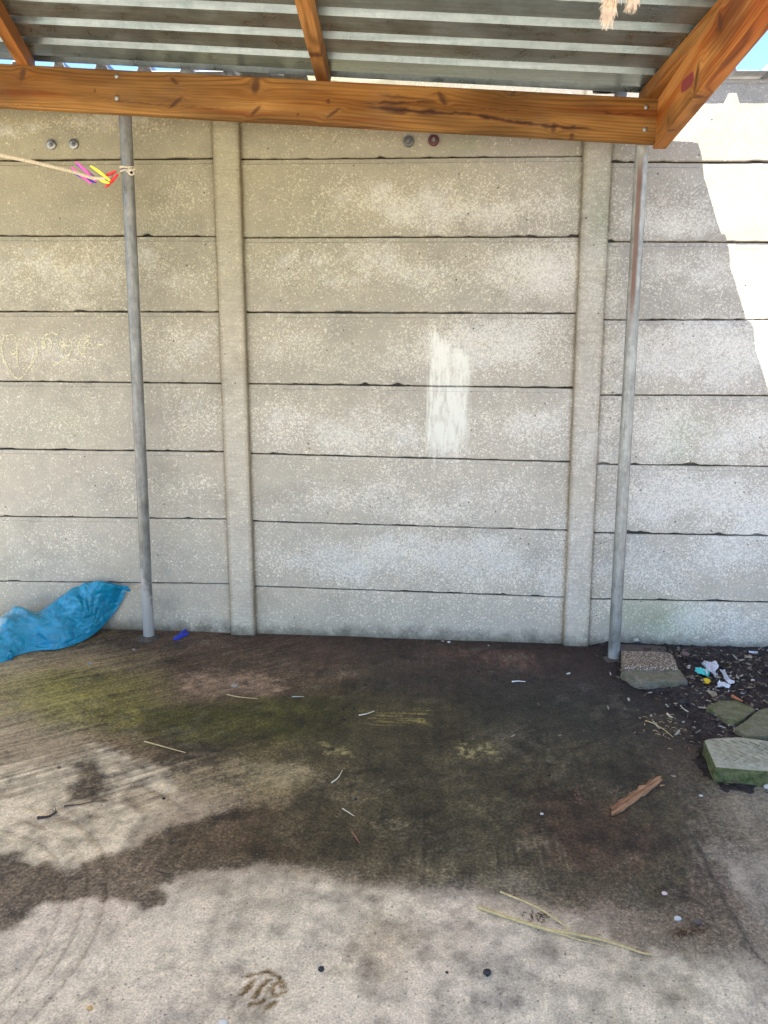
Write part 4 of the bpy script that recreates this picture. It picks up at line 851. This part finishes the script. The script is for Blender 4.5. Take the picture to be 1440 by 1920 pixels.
def stone(px, py, s, mat, lab, cat='pebble', name='pebble', group=None, flat=.6, seed=1, lift=0):
    c = G(px, py); d0 = soil_z(c[0], c[1]) if c[0] > .75 and py < 1340 and px > 1190 else float(gz(c[0], c[1])); V, Fc = [], []; n = 9
    for i in range(n):
        for k in range(12):
            th, ph = math.pi*i/(n-1), 2*math.pi*k/12; d = np.array([math.sin(th)*math.cos(ph), math.sin(th)*math.sin(ph), math.cos(th)]); r = s*(1+.24*float(vn(d[0]*1.7+seed, d[1]*1.7, d[2]*1.7, seed))); V.append((c[0]+d[0]*r*1.15, c[1]+d[1]*r, d0+lift+s*flat*.75+d[2]*r*flat))
    for i in range(n-1):
        for k in range(12): Fc.append((i*12+k, i*12+(k+1) % 12, (i+1)*12+(k+1) % 12, (i+1)*12+k))
    o = mesh(name, V, Fc, mat, smooth=True); tag(o, lab, cat, group); return o
PW = plain('white_pebble', (.50, .47, .40), .7); PG = plain('grey_pebble', (.24, .22, .19), .8); PB = plain('black_dropping', (.012, .012, .014), .5, .5); PD = plain('brown_stone', (.09, .07, .055), .85); PP = plain('pale_pink_shell', (.62, .45, .42), .6)
stone(1192,1217, .011, PW, 'rounded grey-white pebble resting on the flat brown brick by the right pole', seed=2, lift=.02)
stone(842,1205, .007, PW, 'small white pebble at the foot of the wall in the middle bay', seed=3)
stone(830,1203, .006, PG, 'pale flat chip beside the white pebble at the wall foot', seed=31)
stone(916,1211, .004, PW, 'tiny white chip at the wall foot right of the middle', seed=4)
stone(1132,1220, .005, PW, 'tiny white chip between the right post and right pole', seed=5)
stone(169,1245, .009, PG, 'grey pebble on the greenish floor below the blue bag', seed=6)
stone(251,1219, .007, PG, 'flat pale pebble on the floor left of the left pole foot', seed=7)
stone(440,1287, .0125, PG, 'grey stone chip on the pale patch left of the middle', seed=8, flat=.4)
stone(154,1357, .007, PD, 'brown pebble on the bare floor at the left', seed=9, flat=.4)
stone(111,1440, .006, PD, 'small brown stone on the pale floor at the left', seed=10, flat=.4)
stone(307,1498, .005, PB, 'black crumb on the pale floor left of the damp patch', seed=11)
stone(602,1820, .006, PB, 'black bead-like dropping, the left one of two on the pale floor', 'dropping', 'dropping', seed=12, flat=.9)
stone(913,1827, .0075, PB, 'shiny black dropping, the right one of two on the pale floor', 'dropping', 'dropping', seed=12, flat=.9)
stone(838,1824, .003, PB, 'tiny black crumb just left of the shiny dropping', 'dropping', 'dropping', seed=14)
stone(667,1499, .005, PB, 'black lump on the dark floor in the middle', 'dropping', 'dropping', seed=15)
stone(1270,1724, .0075, PW, 'white pebble at the lower right beside the withered grass', seed=16)
stone(1307,1731, .009, PD, 'dark brown stone right of the white pebble at lower right', seed=17)
stone(1246,1677, .006, PP, 'pinkish white shell chip on the brown floor at lower right', seed=18)
stone(1016,1527, .0045, PW, 'white chip on the dark floor below the bark strip', seed=19)
stone(1314,1493, .005, PW, 'white chip on the floor below the thick green paver', seed=20)
stone(1438,1477, .010, PW, 'white pebble under the front corner of the thick green paver at the right edge', seed=21)
stone(418,1918, .009, PW, 'white pebble at the very bottom edge of the photo', seed=22, flat=.4)
stone(168,1892, .005, plain('ochre_chip', (.50, .30, .10), .8), 'small ochre chip near the bottom left', seed=23)
stone(1283,1237, .016, plain('red_brown_brick_bit', (.17, .10, .085), .9), 'reddish broken brick fragment on the soil right of the pebbly block', 'brick fragment', 'brick_fragment', seed=24)
stone(1280,1322, .017, PB, 'black lump of earth on the soil below the broken grey slab', 'clod', 'clod', seed=25)
# ------------------------------------------------------------------ straws, twigs, bark
def gp(pts, h): return spline([G(p[0], p[1], p[2] if len(p) > 2 else h) for p in pts], 8)
MS = plain('dry_straw', (.50, .38, .17), .7, .3, .3, 120); MS2 = plain('pale_straw', (.62, .56, .42), .7, .3, .2, 120); MT = plain('dark_twig', (.05, .03, .025), .8)
def straw(pts, r, lab, mat=MS, h=.004, name='straw', cat='straw', group=None, parent=None):
    P = gp(pts, h); n = len(P); R = [r*(1-.55*i/n)*(1+.12*math.sin(i*2.1)) for i in range(n)]
    o = tube(name, P, R, mat, parent, 7)
    if not parent: tag(o, lab, cat, group)
    return o
tw = thing('dry_grass_stem', G(1060, 1748, 0), 'long yellow dry grass stem with a looping side shoot on the floor at lower right', 'dry stem')
straw([(897,1701,.006),(960,1723,.008),(1030,1744,.01),(1065,1749,.01),(1130,1763,.006),(1170,1775,.005),(1205,1787,.004),(1222,1790,.004)], .0042, 0, name='main_stem', parent=tw)
straw([(938,1672,.010),(975,1687,.014),(1010,1703,.018),(1040,1722,.018),(1064,1740,.014),(1064,1750,.010),(1040,1751,.008)], .0026, 0, name='side_shoot', parent=tw)
straw([(1050,1750,.008),(1085,1762,.006),(1110,1768,.005),(1133,1774,.004)], .0018, 0, name='side_shoot', parent=tw)
straw([(270,1390),(300,1398),(325,1405),(348,1411)], .0026, 'yellow straw on the floor below the left pole')
straw([(425,1302),(450,1307),(482,1310)], .0020, 'thin yellow straw on the pale patch left of the middle')
straw([(673,1341),(688,1338),(702,1333)], .0026, 'short pale straw on the dark middle floor', MS2)
straw([(622,1467),(634,1458),(642,1444)], .0022, 'bent pale straw on the dark floor left of the middle', MS2)
straw([(642,1516),(655,1524),(664,1530)], .0016, 'thin straw scrap on the dark floor just below the bent straw', MS2)
straw([(660,1560),(668,1571),(674,1580)], .0024, 'short rust-coloured stick on the dark floor in the middle', plain('rusty_stick', (.25, .12, .06), .8))
straw([(960,1278),(972,1277),(985,1278)], .0032, 'white sliver on the dark floor below the right part of the middle bay', plain('white_sliver', (.62, .60, .54), .7))
straw([(548,1306),(560,1306),(570,1306)], .0022, 'short grey-white sliver on the green-stained floor', plain('grey_sliver', (.40, .40, .38), .7))
straw([(1290,1334),(1283,1330),(1275,1322)], .0022, 'short upright pale straw on the soil below the grey slab', MS2, .012)
straw([(1251,1338),(1256,1343),(1261,1345)], .004, 'small pale leaf scrap on the soil edge', plain('leaf_scrap', (.60, .50, .32), .8), .006, 'leaf_scrap', 'leaf')
straw([(1163,1257,.038),(1180,1249,.045),(1198,1240,.058),(1222,1243,.056)], .0028, 'brown twig lying over the pebbly block and broken slab', plain('brown_twig', (.22, .14, .08), .8), name='twig', cat='twig')
straw([(1378,1384,.004),(1366,1362,.02),(1372,1358,.03),(1377,1370,.02),(1365,1375,.006)], .0014, 'curled dry root hanging over the crack between the pavers', MS2, name='root', cat='root')
straw([(1210,1351),(1225,1356),(1245,1368),(1262,1382)], .0020, 'thin straw on the dirt left of the broken pavers', MS)
straw([(1225,1352),(1232,1362),(1238,1366)], .0016, 'short straw crossing the thin one on the dirt', MS2)
straw([(1238,1473),(1246,1472)], .003, 'tiny rusty splinter right of the bark strip', plain('orange_splinter', (.38, .20, .10), .8))
tg = thing('twig', G(95, 1528, 0), 'small forked black twig on the pale floor at the left', 'twig')
straw([(70,1533),(90,1531),(103,1524),(106,1521)], .0040, 0, MT, name='stem', parent=tg); straw([(103,1524),(98,1518),(92,1520)], .0012, 0, MT, name='side_shoot', parent=tg); straw([(103,1524),(104,1516),(102,1512)], .0012, 0, MT, name='side_shoot', parent=tg)
straw([(120,1511),(150,1508),(175,1503),(200,1501)], .0016, 'thin dark twig across the small damp patch at the left', MT, name='twig', cat='twig')
straw([(415,1527),(425,1522),(434,1518)], .0016, 'thin dark twig at the top edge of the damp patch', MT, name='twig', cat='twig')
straw([(290,1632),(310,1637),(340,1639)], .0012, 'fine dark hair-like twig at the edge of the damp patch', MT, name='twig', cat='twig')
def bark():
    pts = [(1144,1512),(1149,1514),(1145,1521),(1147,1528),(1157,1524),(1170,1517),(1180,1508),(1192,1502),(1200,1492),(1210,1489),(1222,1477),(1234,1469),(1242,1461),(1238,1459),(1240,1454),(1232,1455),(1226,1461),(1218,1463),(1211,1471),(1205,1472),(1198,1473),(1193,1480),(1180,1486),(1173,1494),(1160,1500),(1152,1509)]
    m = M('reddish_bark', .85, spec=.2); p = m.pos(); a = math.atan2(*(G(1241, 1458)-G(1150, 1520))[[1, 0]]); q = m.mapv(p, (1, 1, 1), rot=(0, 0, -a)); f = m.noise(m.mapv(q, (14, 130, 60)), 1, 4, .6); g = m.noise(p, 60, 4, .6)
    col = m.mix(m.rng(f, .3, .7), (.15, .07, .035), (.42, .24, .13)); col = m.mix(m.rng(g, .55, .75, 0, .7), col, (.07, .035, .02)); m.color(col); m.bump(f, .8, .004)
    o = prism('bark_strip', [G(x, y, .007) for x, y in pts], lambda x, y: float(gz(x, y))+.001, m.m, None, .0008, .0022, 3, 8); tag(o, 'reddish brown strip of bark lying aslant on the dark floor at the right', 'bark strip')
bark()
def tuft(px, py, sx, sy, n, seed, lab, mat, ln=.022):
    rnd = random.Random(seed); V, Fc = [], []; c0 = G(px, py)
    for i in range(n):
        p = G(rnd.gauss(px, sx), rnd.gauss(py, sy), .002); a = rnd.uniform(0, 6.28); L = rnd.uniform(.3, 1)*ln; d = np.array([math.cos(a), math.sin(a), rnd.uniform(0, .35)])*L; mdl = p+d*.5+np.array([rnd.uniform(-1, 1)*L*.2, rnd.uniform(-1, 1)*L*.2, .002])
        v, f = tube_data([p, mdl, p+d*np.array([1, 1, .3])], [.0009, .0007, .0003], 4, False, len(V)); V += v; Fc += f
    o = mesh('dry_grass', V, Fc, mat, origin=c0); tag(o, lab, 'dry grass')
MB = plain('brown_dry_grass', (.10, .055, .03), .9, .1, .4, 150)
tuft(1288,1748,18,6,46,3,'withered brown grass wisp on the floor at lower right', MB); tuft(1008,1722,14,7,44,4,'dark brown matted wisp beside the long yellow stem', MB, .014)
tuft(1083,1493,5,9,26,5,'small brown root wisp on the dark floor left of the bark strip', plain('reddish_root', (.20, .11, .07), .9), .012)
tuft(1250,1365,28,14,40,6,'scattered thin dry stalks on the dirt left of the pavers', MS, .022); tuft(1405,1336,9,6,40,7,'little nest of dry stalks in the crack of the broken paver', MS2, .014)
tuft(1395,1262,50,26,70,8,'pale broken stalks strewn on the soil near the wrappers', MS2, .020)
# ------------------------------------------------------------------ wrappers on the soil
def film(pts, h, mat, name, lab, cat, crum, seed, n=16):
    """crumpled sheet: quad given by four measured corners"""
    c = [G(x, y, z) for (x, y), z in zip(pts, h)]; V = []
    for i in range(n):
        for j in range(n):
            s, t = i/(n-1), j/(n-1); p = (c[0]*(1-s)+c[1]*s)*(1-t)+(c[3]*(1-s)+c[2]*s)*t
            k = float(abs(vn(s*4, t*4, 0, seed)))*crum+float(abs(vn(s*9, t*9, 0, seed+1)))*crum*.5
            V.append(p+np.array([float(vn(s*3, t*3, 1, seed+2))*crum*.6, float(vn(s*3, t*3, 2, seed+3))*crum*.5, k]))
    V = np.array(V); n0 = len(V); V = np.r_[V, V-np.array([0, 0, .0008])]
    o = mesh(name, V, gridfaces(n, n)+gridfaces(n, n, n0, True), mat); tag(o, lab, cat); return o
MTQ = plain('turquoise_wrapper', (.06, .55, .50), .35, .5, .15, 50); 
m = M('clear_wrapper_film', .12, spec=.6); m.color((.80, .80, .84)); tb = m.n('BsdfTransparent'); mx = m.n('MixShader'); mx.inputs[0].default_value = .5; m.l(m.b.outputs[0], mx.inputs[1]); m.l(tb.outputs[0], mx.inputs[2]); m.l(mx.outputs[0], m.t.nodes['Material Output'].inputs[0]); MCL = m.m
MWH = plain('white_wrapper', (.60, .60, .62), .4, .4, .15, 60)
film([(1304,1252),(1331,1260),(1328,1270),(1303,1260)], (.03,)*4, MTQ, 'wrapper', 'torn turquoise wrapper on the soil', 'wrapper', .006, 3)
film([(1316,1250),(1343,1243),(1347,1272),(1328,1268)], (.03, .045, .028, .028), MCL, 'wrapper', 'crumpled clear film joined to the turquoise wrapper', 'wrapper', .018, 5)
film([(1351,1258),(1358,1257),(1372,1277),(1362,1280)], (.03,)*4, MCL, 'wrapper', 'narrow clear plastic strip right of the turquoise wrapper', 'wrapper', .006, 7)
film([(1362,1276),(1376,1277),(1379,1282),(1368,1284)], (.03,)*4, MWH, 'wrapper', 'white end of plastic right of the turquoise wrapper', 'wrapper', .006, 8)
film([(1346,1279),(1362,1282),(1368,1291),(1344,1290)], (.026,)*4, MWH, 'paper_scrap', 'greyish white paper scrap below the clear film', 'paper', .010, 9)
film([(1318,1272),(1333,1277),(1330,1284),(1322,1283)], (.026,)*4, plain('yellow_wrapper', (.70, .50, .02), .4), 'wrapper', 'small bright yellow wrapper bit below the turquoise one', 'wrapper', .008, 11)
film([(1326,1296),(1338,1297),(1346,1305),(1334,1308)], (.022,)*4, plain('tan_leaf', (.30, .25, .18), .7), 'dead_leaf', 'tan dead leaf on the soil above the broken paver', 'leaf', .006, 13)
film([(1404,1221),(1420,1222),(1420,1226),(1403,1224)], (.022,)*4, MWH, 'paper_scrap', 'small white paper scrap on the soil close to the wall', 'paper', .004, 15)
film([(1396,1229),(1410,1231),(1409,1235),(1396,1234)], (.022,)*4, plain('tan_wood_chip', (.38, .32, .22), .8), 'wood_chip', 'tan wood chip on the soil below the white scrap', 'wood chip', .003, 17)
straw([(1373,1305,.03),(1382,1310,.03),(1392,1315,.028)], .0065, 'orange rusty stick on the soil beside the broken paver', plain('orange_rust_stick', (.42, .15, .06), .8), name='stick', cat='stick')
stone(1391,1309, .007, PW, 'white pebble touching the orange stick', seed=60)
# ------------------------------------------------------------------ frayed tails hanging from the roof, close to the camera
def tail(tip, wid, Y, seed, lab):
    rnd = random.Random(seed); t = W(*tip, Y); top = np.array([t[0]+.05, Y+.03, roofz(t[0], Y, RH)-.002]); V, Fc = [], []
    o = thing('frayed_rope', top, lab, 'rope', 'frayed rope ends hanging from the roof')
    ax = spline([top, top*.6+t*.4+np.array([.012, 0, 0]), t*.82+top*.18+np.array([.004, 0, 0]), t], 12); n = len(ax)
    tube('core', ax, [.006+(wid*.5-.006)*float(sst(.35, .8, i/n))*(1 if i < n*.85 else max(.12, 1-(i-n*.85)/(n*.15))) for i in range(n)], plain('beige_fibre_core', (.42, .30, .20), .95, .05, .4, 90, .8, .003), o, 12)
    for k in range(900):
        f = rnd.uniform(.35, 1)**.7; i = min(n-2, int(f*n)); p = ax[i]; a = rnd.uniform(0, 6.28); r = wid*.45*rnd.uniform(.5, 1)*(1 if f < .85 else max(.15, 1-(f-.85)/.17)); q = p+np.array([math.cos(a)*r, math.sin(a)*r, 0]); L = rnd.uniform(.012, .035); e = q+np.array([math.cos(a)*.004+rnd.gauss(0, .003)-.004, math.sin(a)*.004+rnd.gauss(0, .003), -L])
        v, fc = tube_data([q, (q+e)/2+np.array([rnd.gauss(0, .001), 0, 0]), e], [.0005, .00045, .0002], 3, False, len(V)); V += v; Fc += fc
    mesh('fibres', V, Fc, plain('pale_fibre', (.62, .50, .38), .8, .2, .35, 60), o)
tail((1143,16), .018, 1.25, 3, 'longer frayed beige rope end hanging in front of the metal roof')
tail((1190,-14), .018, 1.25, 4, 'shorter frayed beige rope end hanging at the top edge, right of the longer one')
